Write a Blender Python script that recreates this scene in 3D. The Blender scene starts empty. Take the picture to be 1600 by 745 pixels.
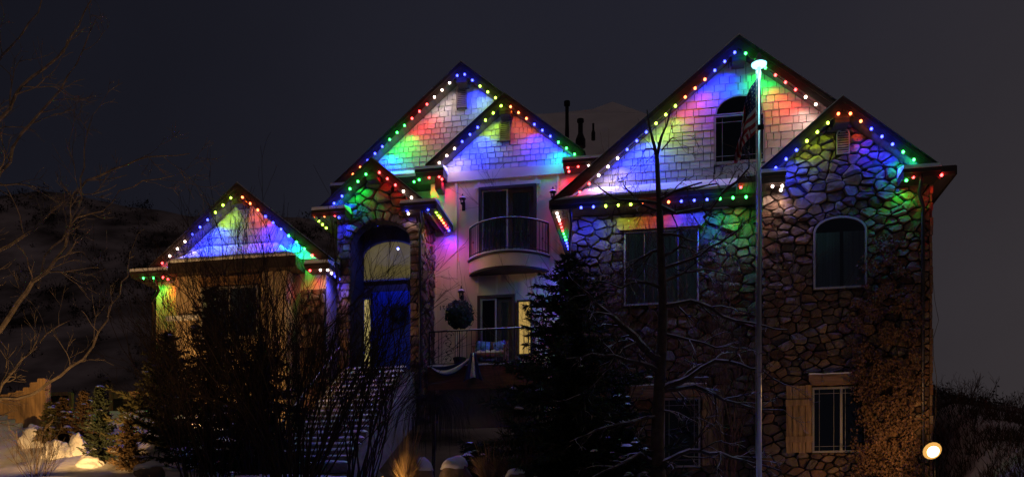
import bpy, bmesh, math, random
from mathutils import Vector, Matrix, noise

# ------------------------------------------------------------------ camera, sky, sun, exposure
S = bpy.context.scene
C = S.collection
F, A, HZ, EYE = 1350.0, math.radians(10.2), 850.0, 1.6
cd = bpy.data.cameras.new('camera'); cam = bpy.data.objects.new('camera', cd); C.objects.link(cam)
cam.location = (0, 0, EYE); cam.rotation_euler = (math.radians(90), 0, A)
cd.sensor_width = 36; cd.lens = F / 1600 * 36; cd.shift_y = (HZ - 372.5) / 1600
cd.clip_start = .1; cd.clip_end = 1500
S.camera = cam
S.view_settings.view_transform = 'Standard'; S.view_settings.look = 'None'
S.view_settings.exposure = 0; S.view_settings.gamma = 1; S.view_settings.use_curve_mapping = False
S.render.engine = 'CYCLES'
S.cycles.use_denoising = True
S.cycles.use_light_tree = True
S.cycles.max_bounces = 6; S.cycles.diffuse_bounces = 3; S.cycles.glossy_bounces = 3
S.cycles.transparent_max_bounces = 12
S.cycles.sample_clamp_indirect = 3; S.cycles.caustics_reflective = False; S.cycles.caustics_refractive = False

W = bpy.data.worlds.new('World'); S.world = W; W.use_nodes = True
nt = W.node_tree; nt.nodes.clear()
def wn(t, **k):
    n = nt.nodes.new(t)
    for a, b in k.items(): setattr(n, a, b)
    return n
out = wn('ShaderNodeOutputWorld'); bg = wn('ShaderNodeBackground'); bg2 = wn('ShaderNodeBackground'); add = wn('ShaderNodeAddShader')
tc = wn('ShaderNodeTexCoord'); dot = wn('ShaderNodeVectorMath', operation='DOT_PRODUCT')
dot.inputs[1].default_value = (.80, .40, -.45)
mr = wn('ShaderNodeMapRange'); mr.inputs[1].default_value = -.55; mr.inputs[2].default_value = .85
rp = wn('ShaderNodeValToRGB')
rp.color_ramp.elements[0].color = (.0048, .0050, .0085, 1); rp.color_ramp.elements[1].color = (.045, .0365, .0355, 1)
_e = rp.color_ramp.elements.new(.5); _e.color = (.0155, .0155, .0240, 1)
nt.links.new(tc.outputs['Generated'], dot.inputs[0]); nt.links.new(dot.outputs['Value'], mr.inputs[0])
nt.links.new(mr.outputs[0], rp.inputs[0]); 
cn = wn('ShaderNodeTexNoise'); cn.inputs['Scale'].default_value = 2.2; cn.inputs['Detail'].default_value = 5; nt.links.new(tc.outputs['Generated'], cn.inputs[0])
cm = wn('ShaderNodeMapRange'); cm.inputs[1].default_value = .3; cm.inputs[2].default_value = .7; cm.inputs[3].default_value = .86; cm.inputs[4].default_value = 1.14; nt.links.new(cn.outputs[0], cm.inputs[0])
cx_ = wn('ShaderNodeMix', data_type='RGBA', blend_type='MULTIPLY'); cx_.inputs[0].default_value = 1; nt.links.new(rp.outputs[0], cx_.inputs[6]); nt.links.new(cm.outputs[0], cx_.inputs[7]); nt.links.new(cx_.outputs[2], bg.inputs[0])
sky = wn('ShaderNodeTexSky', sky_type='NISHITA', sun_disc=False)
SUN_EL, SUN_AZ = math.radians(49), math.radians(205)
sky.sun_elevation = SUN_EL; sky.sun_rotation = SUN_AZ
nt.links.new(sky.outputs[0], bg2.inputs[0]); bg2.inputs[1].default_value = .00002
nt.links.new(bg.outputs[0], add.inputs[0]); nt.links.new(bg2.outputs[0], add.inputs[1]); nt.links.new(add.outputs[0], out.inputs[0])
sl = bpy.data.lights.new('night_glow_sun', 'SUN'); sl.energy = .07; sl.angle = math.radians(12); sl.color = (1, .62, .45)
so = bpy.data.objects.new('night_glow_sun', sl); C.objects.link(so); so.location = (-10, -20, 20)
so.rotation_euler = Vector((.25, .60, -.75)).to_track_quat('-Z', 'Y').to_euler()

# ------------------------------------------------------------------ helpers
def P(px, py, Y):
    """the point of the vertical plane Y that stands at a place measured in the photograph"""
    xc = (px - 800) / F; yc = (HZ - py) / F
    t = Y / (math.cos(A) + xc * math.sin(A))
    return Vector((t * (-math.sin(A) + xc * math.cos(A)), Y, EYE + t * yc))
def link(o): C.objects.link(o); return o
def keep(o, parent):
    o.parent = parent
    if parent is not None and parent.type == 'EMPTY':
        o.matrix_parent_inverse = Matrix.Translation(-parent.location)
def mesh(name, verts, faces, mat, parent=None, smooth=False):
    me = bpy.data.meshes.new(name); me.from_pydata([tuple(v) for v in verts], [], faces)
    bm = bmesh.new(); bm.from_mesh(me); bmesh.ops.recalc_face_normals(bm, faces=bm.faces); bm.to_mesh(me); bm.free()
    me.materials.append(mat)
    if smooth: me.polygons.foreach_set('use_smooth', [True] * len(me.polygons))
    o = link(bpy.data.objects.new(name, me)); keep(o, parent)
    return o
def tag(o, label, cat, group=None):
    o['label'] = label; o['category'] = cat
    if group: o['group'] = group
    return o
def thing(name, loc, label, cat, group=None):
    o = link(bpy.data.objects.new(name, None)); o.location = loc; o.empty_display_size = .2
    return tag(o, label, cat, group)
class MB:
    def __init__(s): s.v = []; s.f = []
    def add(s, vs, fs):
        b = len(s.v); s.v += [tuple(v) for v in vs]; s.f += [tuple(i + b for i in f) for f in fs]
    def box(s, x0, x1, y0, y1, z0, z1):
        s.add([(x0,y0,z0),(x1,y0,z0),(x1,y1,z0),(x0,y1,z0),(x0,y0,z1),(x1,y0,z1),(x1,y1,z1),(x0,y1,z1)],
              [(0,1,2,3),(4,5,6,7),(0,1,5,4),(1,2,6,5),(2,3,7,6),(3,0,4,7)])
    def prism(s, pts, y0, y1):
        n = len(pts); s.add([(x, y0, z) for x, z in pts] + [(x, y1, z) for x, z in pts],
              [tuple(range(n)), tuple(range(n, 2*n))] + [(i, (i+1) % n, n + (i+1) % n, n + i) for i in range(n)])
    def hull(s, base, top):
        n = len(base); s.add(base + top, [tuple(range(n)), tuple(range(n, 2*n))] + [(i, (i+1) % n, n + (i+1) % n, n + i) for i in range(n)])
    def tube(s, pts, r0, r1=None, k=5, cap=True):
        pts = [Vector(p) for p in pts]; n = len(pts)
        r1 = r0 if r1 is None else r1
        rs = [r0 + (r1 - r0) * i / max(1, n - 1) for i in range(n)]
        vs = []; up = Vector((.31, .17, .93))
        for i, p in enumerate(pts):
            d = (pts[min(i+1, n-1)] - pts[max(i-1, 0)])
            d = d.normalized() if d.length > 1e-9 else Vector((0, 0, 1))
            u = d.cross(up if abs(d.dot(up)) < .95 else Vector((1, 0, 0))).normalized(); w = d.cross(u)
            for j in range(k):
                a = 2 * math.pi * j / k; vs.append(p + (u * math.cos(a) + w * math.sin(a)) * rs[i])
        fs = [(i*k+j, i*k+(j+1) % k, (i+1)*k+(j+1) % k, (i+1)*k+j) for i in range(n-1) for j in range(k)]
        if cap: fs += [tuple(range(k)), tuple(range((n-1)*k, n*k))]
        s.add(vs, fs)
    def lathe(s, c, prof, k=14):
        vs = [(c[0] + r*math.cos(2*math.pi*j/k), c[1] + r*math.sin(2*math.pi*j/k), c[2] + z) for r, z in prof for j in range(k)]
        n = len(prof)
        fs = [(i*k+j, i*k+(j+1) % k, (i+1)*k+(j+1) % k, (i+1)*k+j) for i in range(n-1) for j in range(k)] + [tuple(range(k)), tuple(range((n-1)*k, n*k))]
        s.add(vs, fs)
    def build(s, name, mat, parent=None, smooth=False): return mesh(name, s.v, s.f, mat, parent, smooth)
    def raw(s, name, mat, parent=None, smooth=False):
        me = bpy.data.meshes.new(name); me.from_pydata(s.v, [], s.f); me.materials.append(mat)
        if smooth: me.polygons.foreach_set('use_smooth', [True] * len(me.polygons))
        o = link(bpy.data.objects.new(name, me)); keep(o, parent); return o
def box(name, x0, x1, y0, y1, z0, z1, mat, parent=None):
    b = MB(); b.box(x0, x1, y0, y1, z0, z1); return b.build(name, mat, parent)
def prism(name, pts, y0, y1, mat, parent=None):
    b = MB(); b.prism(pts, y0, y1); return b.build(name, mat, parent)
def tube(name, pts, r, mat, parent=None, r1=None, k=8, smooth=True):
    b = MB(); b.tube(pts, r, r1, k); return b.build(name, mat, parent, smooth)
def sstep(t): t = max(0., min(1., t)); return t*t*(3-2*t)

# ------------------------------------------------------------------ materials
def M(name, col, rough=.7, var=.25, scale=6., bump=.0, bscale=None, metal=0., spec=.4, coords='Object', snow=0., sss=0., stretch=None, col2=None):
    m = bpy.data.materials.new(name); m.use_nodes = True; t = m.node_tree; N = t.nodes; L = t.links
    b = N['Principled BSDF']; b.inputs['Roughness'].default_value = rough; b.inputs['Metallic'].default_value = metal
    b.inputs['Specular IOR Level'].default_value = spec
    c = N.new('ShaderNodeTexCoord'); src = c.outputs[coords]
    if stretch:
        mp = N.new('ShaderNodeMapping'); mp.inputs['Scale'].default_value = stretch; L.new(src, mp.inputs[0]); src = mp.outputs[0]
    no = N.new('ShaderNodeTexNoise'); no.inputs['Scale'].default_value = scale; no.inputs['Detail'].default_value = 6; L.new(src, no.inputs[0])
    r = N.new('ShaderNodeValToRGB'); e = r.color_ramp.elements
    lo = [x*(1-var) for x in col]; hi = [min(1, x*(1+var)) for x in (col2 or col)]
    e[0].position = .3; e[1].position = .7; e[0].color = (*lo, 1); e[1].color = (*hi, 1)
    L.new(no.outputs[0], r.inputs[0]); colout = r.outputs[0]
    if snow:
        g = N.new('ShaderNodeNewGeometry'); sx = N.new('ShaderNodeSeparateXYZ'); L.new(g.outputs['Normal'], sx.inputs[0])
        n2 = N.new('ShaderNodeTexNoise'); n2.inputs['Scale'].default_value = 3.5; L.new(c.outputs['Object'], n2.inputs[0])
        ad = N.new('ShaderNodeMath'); ad.operation = 'MULTIPLY_ADD'; L.new(n2.outputs[0], ad.inputs[0]); ad.inputs[1].default_value = 1.2; L.new(sx.outputs['Z'], ad.inputs[2])
        m2 = N.new('ShaderNodeMapRange'); m2.inputs[1].default_value = 1.02 - snow; m2.inputs[2].default_value = 1.72 - snow; L.new(ad.outputs[0], m2.inputs[0])
        mx = N.new('ShaderNodeMix'); mx.data_type = 'RGBA'; L.new(m2.outputs[0], mx.inputs[0]); L.new(colout, mx.inputs[6]); mx.inputs[7].default_value = (.75, .75, .78, 1); colout = mx.outputs[2]
    L.new(colout, b.inputs['Base Color'])
    if sss: b.inputs['Subsurface Weight'].default_value = sss; b.inputs['Subsurface Radius'].default_value = (.05, .05, .06)
    if bump:
        nb = N.new('ShaderNodeTexNoise'); nb.inputs['Scale'].default_value = bscale or scale*4; nb.inputs['Detail'].default_value = 8; L.new(src, nb.inputs[0])
        bp = N.new('ShaderNodeBump'); bp.inputs['Strength'].default_value = bump; bp.inputs['Distance'].default_value = .03; L.new(nb.outputs[0], bp.inputs['Height']); L.new(bp.outputs[0], b.inputs['Normal'])
    return m
def M_pieces(name, stops, rough, bump, bscale, var=.3):
    """masonry or shingles: every piece takes a tone of its own, with grain on top"""
    m = bpy.data.materials.new(name); m.use_nodes = True; t = m.node_tree; N = t.nodes; L = t.links
    b = N['Principled BSDF']; b.inputs['Roughness'].default_value = rough; b.inputs['Specular IOR Level'].default_value = .3
    oi = N.new('ShaderNodeObjectInfo'); g = N.new('ShaderNodeNewGeometry')
    a = N.new('ShaderNodeMath'); a.operation = 'ADD'; L.new(oi.outputs['Random'], a.inputs[0]); L.new(g.outputs['Random Per Island'], a.inputs[1])
    fr = N.new('ShaderNodeMath'); fr.operation = 'FRACT'; L.new(a.outputs[0], fr.inputs[0])
    r = N.new('ShaderNodeValToRGB'); r.color_ramp.elements[0].color = (*stops[0], 1); r.color_ramp.elements[1].color = (*stops[-1], 1)
    for i, s in enumerate(stops[1:-1]):
        e = r.color_ramp.elements.new((i+1)/(len(stops)-1)); e.color = (*s, 1)
    L.new(fr.outputs[0], r.inputs[0])
    c = N.new('ShaderNodeTexCoord'); n = N.new('ShaderNodeTexNoise'); n.inputs['Scale'].default_value = bscale*.4; n.inputs['Detail'].default_value = 8; L.new(c.outputs['Object'], n.inputs[0])
    mr = N.new('ShaderNodeMapRange'); mr.inputs[1].default_value = .25; mr.inputs[2].default_value = .75; mr.inputs[3].default_value = 1-var; mr.inputs[4].default_value = 1+var; L.new(n.outputs[0], mr.inputs[0])
    mx = N.new('ShaderNodeMix'); mx.data_type = 'RGBA'; mx.blend_type = 'MULTIPLY'; mx.inputs[0].default_value = 1; L.new(r.outputs[0], mx.inputs[6]); L.new(mr.outputs[0], mx.inputs[7]); L.new(mx.outputs[2], b.inputs['Base Color'])
    nb = N.new('ShaderNodeTexNoise'); nb.inputs['Scale'].default_value = bscale; nb.inputs['Detail'].default_value = 8; L.new(c.outputs['Object'], nb.inputs[0])
    bp = N.new('ShaderNodeBump'); bp.inputs['Strength'].default_value = bump; bp.inputs['Distance'].default_value = .03; L.new(nb.outputs[0], bp.inputs['Height']); L.new(bp.outputs[0], b.inputs['Normal'])
    return m
def M_emit(name, col, strength):
    m = bpy.data.materials.new(name); m.use_nodes = True; t = m.node_tree; t.nodes.clear()
    o = t.nodes.new('ShaderNodeOutputMaterial'); e = t.nodes.new('ShaderNodeEmission'); e.inputs[0].default_value = (*col, 1); e.inputs[1].default_value = strength
    t.links.new(e.outputs[0], o.inputs[0]); return m
def M_glass(name, tint=(.88, .92, .92), refl=.12):
    m = bpy.data.materials.new(name); m.use_nodes = True; t = m.node_tree; t.nodes.clear(); N = t.nodes; L = t.links
    o = N.new('ShaderNodeOutputMaterial'); mx = N.new('ShaderNodeMixShader'); tr = N.new('ShaderNodeBsdfTransparent'); gl = N.new('ShaderNodeBsdfGlossy')
    tr.inputs[0].default_value = (*tint, 1); gl.inputs['Roughness'].default_value = .03
    fr = N.new('ShaderNodeFresnel'); fr.inputs[0].default_value = 1.5; ad = N.new('ShaderNodeMath'); ad.inputs[1].default_value = refl - .04; L.new(fr.outputs[0], ad.inputs[0])
    L.new(ad.outputs[0], mx.inputs[0]); L.new(tr.outputs[0], mx.inputs[1]); L.new(gl.outputs[0], mx.inputs[2]); L.new(mx.outputs[0], o.inputs[0]); return m

m_cream = M('cream_stucco', (.68, .52, .36), .85, .10, 1.6, .25, 60, stretch=(1, 1, .35))
m_tan = M('tan_siding', (.50, .38, .24), .85, .15, 1.6, .2, 60)
m_creamtrim = M('cream_trim', (.72, .57, .41), .8, .08, 3, .12, 50)
m_trim = M('dark_brown_trim', (.045, .030, .024), .65, .3, 3, .25, 30, stretch=(1, 1, 4))
m_soffit = M('brown_soffit_boards', (.10, .075, .055), .75, .3, 4, .3, 20, stretch=(1, .15, 6))
m_roof = M('asphalt_roof', (.045, .042, .042), .95, .4, 20, .5, 80)
m_snow = M('snow', (.78, .79, .83), .6, .06, 2.5, .35, 16, sss=.0, spec=.3)
m_snowthin = M('patchy_snow', (.55, .55, .58), .7, .4, 3.2, .4, 18, spec=.3)
m_roofsnow = M('thin_roof_snow', (.84, .84, .86), .8, .08, 1.2, .3, 12, spec=.2)
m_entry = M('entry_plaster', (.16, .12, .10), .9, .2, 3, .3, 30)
m_mortar = M('dark_mortar', (.035, .030, .027), .95, .3, 10, .4, 60)
m_stone = M_pieces('fieldstone', [(.070, .036, .026), (.14, .080, .050), (.25, .165, .10), (.11, .085, .075), (.18, .10, .062), (.085, .052, .042), (.20, .155, .125), (.15, .072, .045)], .8, .7, 14)
m_shingle = M_pieces('painted_shingle', [(.43, .43, .41), (.50, .50, .48), (.55, .56, .53), (.47, .46, .44)], .8, .35, 22, .12)
m_backing = M('shingle_backing', (.03, .03, .03), .95, .2, 10)
m_white = M('off_white_frame', (.30, .28, .265), .55, .08, 5, .05)
m_black = M('black_metal', (.012, .012, .013), .45, .3, 8, .1, metal=.4)
m_bronze = M('bronze_downspout', (.06, .055, .06), .38, .25, 5, .1, metal=.7)
m_glass = M_glass('window_glass')
m_clear = M_glass('lantern_glass', (.9, .9, .88), .1)
m_dark = M('painted_dark', (.012, .011, .011), .95, .3, 2)  # near-black colour paints in the unlit depth behind panes and louvers
m_curtain = M('grey_green_curtain', (.62, .70, .68), .9, .3, 3, .2, 40, stretch=(6, 6, .15))
m_brownframe = M('dark_door_frame', (.04, .027, .022), .5, .3, 5, .15, 30)
m_lintel = M('rough_timber', (.26, .145, .07), .8, .45, 3, .5, 25, stretch=(.6, 4, 6))
m_shutter = M('shutter_boards', (.34, .21, .10), .8, .4, 3, .4, 25, stretch=(6, 4, .6))
m_louver = M('louver_wood', (.20, .16, .13), .7, .25, 6, .2)
m_bluedoor = M('blue_door_paint', (.05, .15, .66), .4, .15, 3, .08)
m_conc = M('stair_concrete', (.20, .17, .14), .9, .3, 4, .4, 40)
m_redwood = M('red_brown_deck_boards', (.12, .045, .028), .8, .4, 4, .4, 25, stretch=(.5, 4, 5))
m_skirt = M('tan_metal_skirt', (.20, .145, .095), .7, .2, 3, .1)
m_bark = M('dark_bark', (.055, .040, .032), .95, .4, 8, .6, 40, snow=.0)
m_barksnow = M('snowy_bark', (.05, .035, .028), .95, .4, 8, .6, 40, snow=.13)
m_twig = M('brown_twigs', (.042, .028, .021), .9, .4, 6)
m_redtwig = M('reddish_twigs', (.10, .050, .035), .9, .4, 6)
m_greybark = M('pale_grey_bark', (.27, .22, .17), .9, .4, 8, .5, 40)
m_needle = M('dark_needles', (.028, .040, .024), .85, .5, 4)
m_needle2 = M('olive_needles', (.075, .070, .030), .85, .5, 5)
m_needle3 = M('rusty_needles', (.095, .060, .030), .85, .5, 5)
m_leafdry = M('dry_vine_leaves', (.12, .062, .036), .85, .55, 7)
m_leaf = M('topiary_leaves', (.020, .034, .020), .7, .4, 8)
m_grass = M('dry_grass', (.36, .24, .12), .85, .4, 6)
m_brush = M('dry_brush', (.085, .058, .034), .9, .5, 2)
m_rock = M('boulder_rock', (.20, .15, .11), .9, .4, 3, .7, 15)
m_fence = M('cedar_fence', (.42, .27, .13), .8, .35, 3, .35, 25, stretch=(5, 5, .5))
m_pole = M('aluminium_pole', (.46, .45, .45), .32, .1, 4, metal=.85)
m_ground = M('snowy_yard', (.10, .085, .07), .95, .05, .55, .6, 6, col2=(.80, .80, .84))
m_hill = M('scrub_hillside', (.030, .024, .020), .95, .1, .16, .7, 1.5, col2=(.44, .40, .40))
m_scrub = M('scrub_oak', (.030, .022, .017), .95, .5, .4)
m_blueC = M('navy_cloth', (.018, .03, .10), .85, .2, 8)
m_whiteC = M('white_cloth', (.62, .60, .58), .85, .08, 8)
m_pillow = M('blue_pillow', (.10, .22, .42), .9, .6, 9)
m_bench = M('bench_wood', (.22, .09, .06), .7, .3, 5, .2)
m_pot = M('black_pot', (.012, .012, .012), .6, .2, 6)

_r = [n for n in m_ground.node_tree.nodes if n.type == 'VALTORGB'][0].color_ramp.elements; _r[0].position = .26; _r[1].position = .47
# ------------------------------------------------------------------ setting: ground, hill
def gz(x, y):
    b = (3.2 - .22*sstep((x+8)/2.5) - .45*sstep((x+3.6)/1.6)) * sstep((y - 6) / 13.0)
    b += sstep((-x - 10.0) / 3.0) * max(0, min(2.4, (y - 18.6) * .5))
    b += sstep((x - 6.4) / 2.2) * max(0, min(1.1, (y - 19.5) * .24))
    b += sstep((x - 7.2) / 1.6) * max(0, min(2.4, (y - 22.6) * .36)) * max(0, 1 - .09*max(0, x - 9))
    b += .10 * noise.noise(Vector((x*.6, y*.6, 0))) + .04 * noise.noise(Vector((x*2.1, y*2.1, 3)))
    return b
def grid(name, xs, ys, fn, mat):
    vs = [(x, y, fn(x, y)) for y in ys for x in xs]; n = len(xs)
    fs = [(j*n+i, j*n+i+1, (j+1)*n+i+1, (j+1)*n+i) for j in range(len(ys)-1) for i in range(n-1)]
    o = mesh(name, vs, fs, mat, None, True); o['kind'] = 'structure'; return o
fr = lambda a, b, n: [a + (b-a)*i/n for i in range(n+1)]
grid('ground', fr(-60, -24, 14)[:-1] + fr(-24, 14, 170) + fr(14, 60, 14)[1:], fr(-30, 4, 10)[:-1] + fr(4, 34, 120), gz, m_ground)
prof = [(-600, 330), (-200, 318), (0, 306), (60, 297), (110, 299), (160, 312), (210, 322), (300, 336), (480, 340), (700, 400), (1000, 500), (1300, 585), (1452, 630), (1520, 656), (1600, 690), (1800, 735), (2300, 770)]
crest = [(P(a, b, 110.).x, P(a, b, 110.).z) for a, b in prof]
def cz(x):
    if x <= crest[0][0]: return crest[0][1]
    for (a, b), (c, d) in zip(crest, crest[1:]):
        if x <= c: return b + (d-b)*(x-a)/(c-a)
    return crest[-1][1]
def hz(x, y):
    t = max(0, min(1, (y-33)/77.))
    top = cz(x)
    z = 3.6 + (top-3.6) * (t**1.15)
    z += (noise.noise(Vector((x*.06, y*.06, 1)))*1.6 + noise.noise(Vector((x*.25, y*.25, 5)))*.5) * min(1, (y-33)/20.) * (1 if y < 104 else .45)
    if y > 110: z -= (y-110)*.25
    return z
grid('hill', fr(-260, -90, 34)[:-1] + fr(-90, 60, 120)[:-1] + fr(60, 240, 30), fr(33, 112, 70) + fr(120, 260, 8), hz, m_hill)
rng = random.Random(5)
sc = MB()
for k in range(1300):
    y = 36 + 75 * rng.random()**.8
    px = rng.choice([rng.uniform(-40, 520), rng.uniform(1420, 1640), rng.uniform(-40, 520)])
    x = P(px, 400, y).x
    z = hz(x, y); r = rng.uniform(.25, .7) * (1 + (y-36)/120)
    if noise.noise(Vector((x*.05, y*.05, 9))) < -.12 and rng.random() < .8: continue
    for q in range(30):
        d = Vector((rng.gauss(0, .5), rng.gauss(0, .5), abs(rng.gauss(.4, .45)))) * r
        c = Vector((x, y, z)) + d; s = r*.11
        sc.add([c + Vector((rng.gauss(0, s), rng.gauss(0, s), rng.gauss(0, s))) for _ in range(3)], [(0, 1, 2)])
    for q in range(3):
        b = Vector((x + rng.gauss(0, .2)*r, y, z)); sc.tube([b, b + Vector((rng.gauss(0, .5), rng.gauss(0, .4), rng.uniform(.7, 1.5)))*r], .03*r, .008, 3, False)
o = sc.raw('hillside_scrub', m_scrub); tag(o, 'dark scrub bushes covering the snowy hillside behind the house', 'scrub'); o['kind'] = 'stuff'

# ------------------------------------------------------------------ house
house = thing('house', (-4.5, 27, 3.2), 'large stone and shingle house with coloured lights along its gables', 'house')
# planes (distance into the scene): measured from the eaves that run back to the cream wall
Y_C, Y_B, Y_P, Y_L, Y_E, Y_F = 26.9, 27.7, 25.4, 25.0, 23.8, 23.0
def clip(poly, nx, nz, d):
    """keep the part of a polygon where nx*x + nz*z <= d"""
    out = []; n = len(poly)
    for i in range(n):
        a, b = poly[i], poly[(i+1) % n]
        da, db = nx*a[0] + nz*a[1] - d, nx*b[0] + nz*b[1] - d
        if da <= 0: out.append(a)
        if (da < 0 < db) or (db < 0 < da):
            t = da/(da-db); out.append((a[0] + (b[0]-a[0])*t, a[1] + (b[1]-a[1])*t))
    return out
def area(p): return .5*sum(p[i][0]*p[(i+1) % len(p)][1] - p[(i+1) % len(p)][0]*p[i][1] for i in range(len(p)))
def ccw(p): return p if area(p) > 0 else p[::-1]
def edges(poly):
    for i in range(len(poly)):
        (ax, az), (bx, bz) = poly[i], poly[(i+1) % len(poly)]
        l = math.hypot(bx-ax, bz-az)
        if l < 1e-6: continue
        nx, nz = (bz-az)/l, -(bx-ax)/l
        yield nx, nz, nx*ax + nz*az
def clip_to(poly, conv):
    for nx, nz, d in edges(conv):
        poly = clip(poly, nx, nz, d)
        if len(poly) < 3: return []
    return poly
def clip_out(poly, c, opening):
    """cut a piece whose centre c lies outside a convex opening back to the opening's edge; None when c is inside"""
    best = max(((nx*c[0] + nz*c[1] - d), nx, nz, d) for nx, nz, d in edges(opening))
    return clip(poly, -best[1], -best[2], -best[3])
def arch(x0, x1, z0, zs, rise, n=10):
    """an arched opening: x0..x1, sill z0, spring zs, rise above the spring"""
    cx, hw = (x0+x1)/2, (x1-x0)/2
    if rise <= 0: return ccw([(x0, z0), (x1, z0), (x1, zs), (x0, zs)])
    return ccw([(x0, z0), (x1, z0)] + [(cx + hw*math.cos(math.pi*i/n), zs + rise*math.sin(math.pi*i/n)) for i in range(n+1)])

def stones(parent, poly, openings, mp, sx, sz, seed, single=None, extra=(), proud=.078):
    """irregular fieldstones over a convex wall outline; `single` picks the ones built as parts of their own"""
    R = random.Random(seed); poly = ccw(poly)
    xs = [p[0] for p in poly]; zs = [p[1] for p in poly]
    AN = .66; gr = {}; seeds = []; base = math.sqrt(sx*AN*sz)
    W_, H_ = (max(xs)-min(xs)+2*sx)*AN, max(zs)-min(zs)+2*sz
    for tr_ in range(int(W_*H_/base**2*9)):
        r = base*R.choice((.42, .5, .62, .78, .95, 1.2)) if tr_ > W_*H_/base**2*.5 else base*R.choice((1.0, 1.25, 1.5))
        u, v = R.random()*W_, R.random()*H_; ci, cj = int(u/(base*1.5)), int(v/(base*1.5))
        if all(math.hypot(u-q[0], v-q[1]) > .52*(r+q[2]) for i_ in (-1, 0, 1) for j_ in (-1, 0, 1) for q in gr.get((ci+i_, cj+j_), ())):
            gr.setdefault((ci, cj), []).append((u, v, r)); seeds.append((min(xs)-sx + u/AN, min(zs)-sz + v))
    for e in extra:
        seeds = [s for s in seeds if math.hypot(s[0]-e[0], s[1]-e[1]) > sz*.75]
    seeds += list(extra)
    rest = MB(); n_single = 0
    for i, s in enumerate(seeds):
        near = sorted((math.hypot((q[0]-s[0])*AN, (q[1]-s[1])), q) for k, q in enumerate(seeds) if k != i and abs(q[0]-s[0]) < 3*sx and abs(q[1]-s[1]) < 4*sz)[:22]
        cell = [(s[0]-sx*1.6, s[1]-sz*1.8), (s[0]+sx*1.6, s[1]-sz*1.8), (s[0]+sx*1.6, s[1]+sz*1.8), (s[0]-sx*1.6, s[1]+sz*1.8)]
        for _, q in near:
            dx, dz = (q[0]-s[0])*AN*AN, q[1]-s[1]; l = math.hypot(dx, dz)
            if l < 1e-4: continue
            cell = clip(cell, dx/l, dz/l, (dx*(s[0]+q[0])/2 + dz*(s[1]+q[1])/2)/l)
            if len(cell) < 3: break
        if len(cell) < 3: continue
        cell = clip_to(cell, poly)
        for op in openings:
            if len(cell) < 3: break
            cell = clip_out(cell, s, op)
        if len(cell) < 3 or abs(area(cell)) < sx*sz*.08: continue
        cell = ccw(cell)
        for nx, nz, d in list(edges(cell)):
            cell = clip(cell, nx, nz, d - R.uniform(.006, .016))
            if len(cell) < 3: break
        if len(cell) < 3 or abs(area(cell)) < .002: continue
        cut = []                                   # knock the corners off
        n = len(cell)
        for k in range(n):
            a, b, c = cell[k-1], cell[k], cell[(k+1) % n]
            t = R.uniform(.08, .22)
            cut += [(b[0] + (a[0]-b[0])*t, b[1] + (a[1]-b[1])*t), (b[0] + (c[0]-b[0])*t, b[1] + (c[1]-b[1])*t)]
        cx = sum(p[0] for p in cut)/len(cut); cy = sum(p[1] for p in cut)/len(cut); n = len(cut)
        h = proud*R.uniform(.4, 1.3); tx, tz = R.gauss(0, .10), R.gauss(-.03, .12)
        def ring(sc, hh): return [mp(cx + (p[0]-cx)*sc, cy + (p[1]-cy)*sc, hh + (p[0]-cx)*tx*(hh > 0) + (p[1]-cy)*tz*(hh > 0) + (R.gauss(0, .008) if hh > 0 else 0)) for p in cut]
        vs = ring(1, -.03) + ring(.975, h*.55) + ring(R.uniform(.80, .92), h); cc = mp(cx + R.gauss(0, .02), cy + R.gauss(0, .015), h*R.uniform(1.0, 1.25)); vs.append(cc)
        fs = [(r*n+k, r*n+(k+1) % n, (r+1)*n+(k+1) % n, (r+1)*n+k) for r in range(2) for k in range(n)] + [(2*n+k, 2*n+(k+1) % n, 3*n) for k in range(n)]
        if single and single(cx, cy):
            mesh('stone', vs, fs, m_stone, parent); n_single += 1
        else: rest.add(vs, fs)
    if rest.f:
        o = rest.build('stone_facing', m_stone, parent); o['kind'] = 'stuff'
    return n_single

def shingles(parent, poly, openings, Yw, seed, single, rh=.178):
    R = random.Random(seed); poly = ccw(poly)
    z0 = min(p[1] for p in poly); z1 = max(p[1] for p in poly); x0 = min(p[0] for p in poly); x1 = max(p[0] for p in poly)
    rest = MB(); z = z0; n_single = 0
    while z < z1:
        x = x0 - R.random()*.3
        while x < x1:
            w = R.choice((.13, .17, .20, .23, .26, .30))*rh/.18
            cell = clip_to([(x+.009, z + R.uniform(0, .012)), (x+w-.009, z + R.uniform(0, .012)), (x+w-.009, z+rh+.010), (x+.009, z+rh+.010)], poly)
            c = (x+w/2, z+rh/2); x += w
            for op in openings:
                if len(cell) < 3: break
                cell = clip_out(cell, c, op)
            if len(cell) < 3 or abs(area(cell)) < .0012: continue
            cell = ccw(cell); n = len(cell); j = R.uniform(0, .008)
            vs = [(p[0], Yw - .020 - j - .014*(z+rh+.010-p[1])/rh, p[1]) for p in cell] + [(p[0], Yw + .02, p[1]) for p in cell]
            fs = [tuple(range(n))] + [(k, (k+1) % n, n+(k+1) % n, n+k) for k in range(n)]
            if single: mesh('shingle', vs, fs, m_shingle, parent); n_single += 1
            else: rest.add(vs, fs)
        z += rh
    if rest.f:
        o = rest.build('shingle_courses', m_shingle, parent); o['kind'] = 'stuff'
    return n_single

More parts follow.
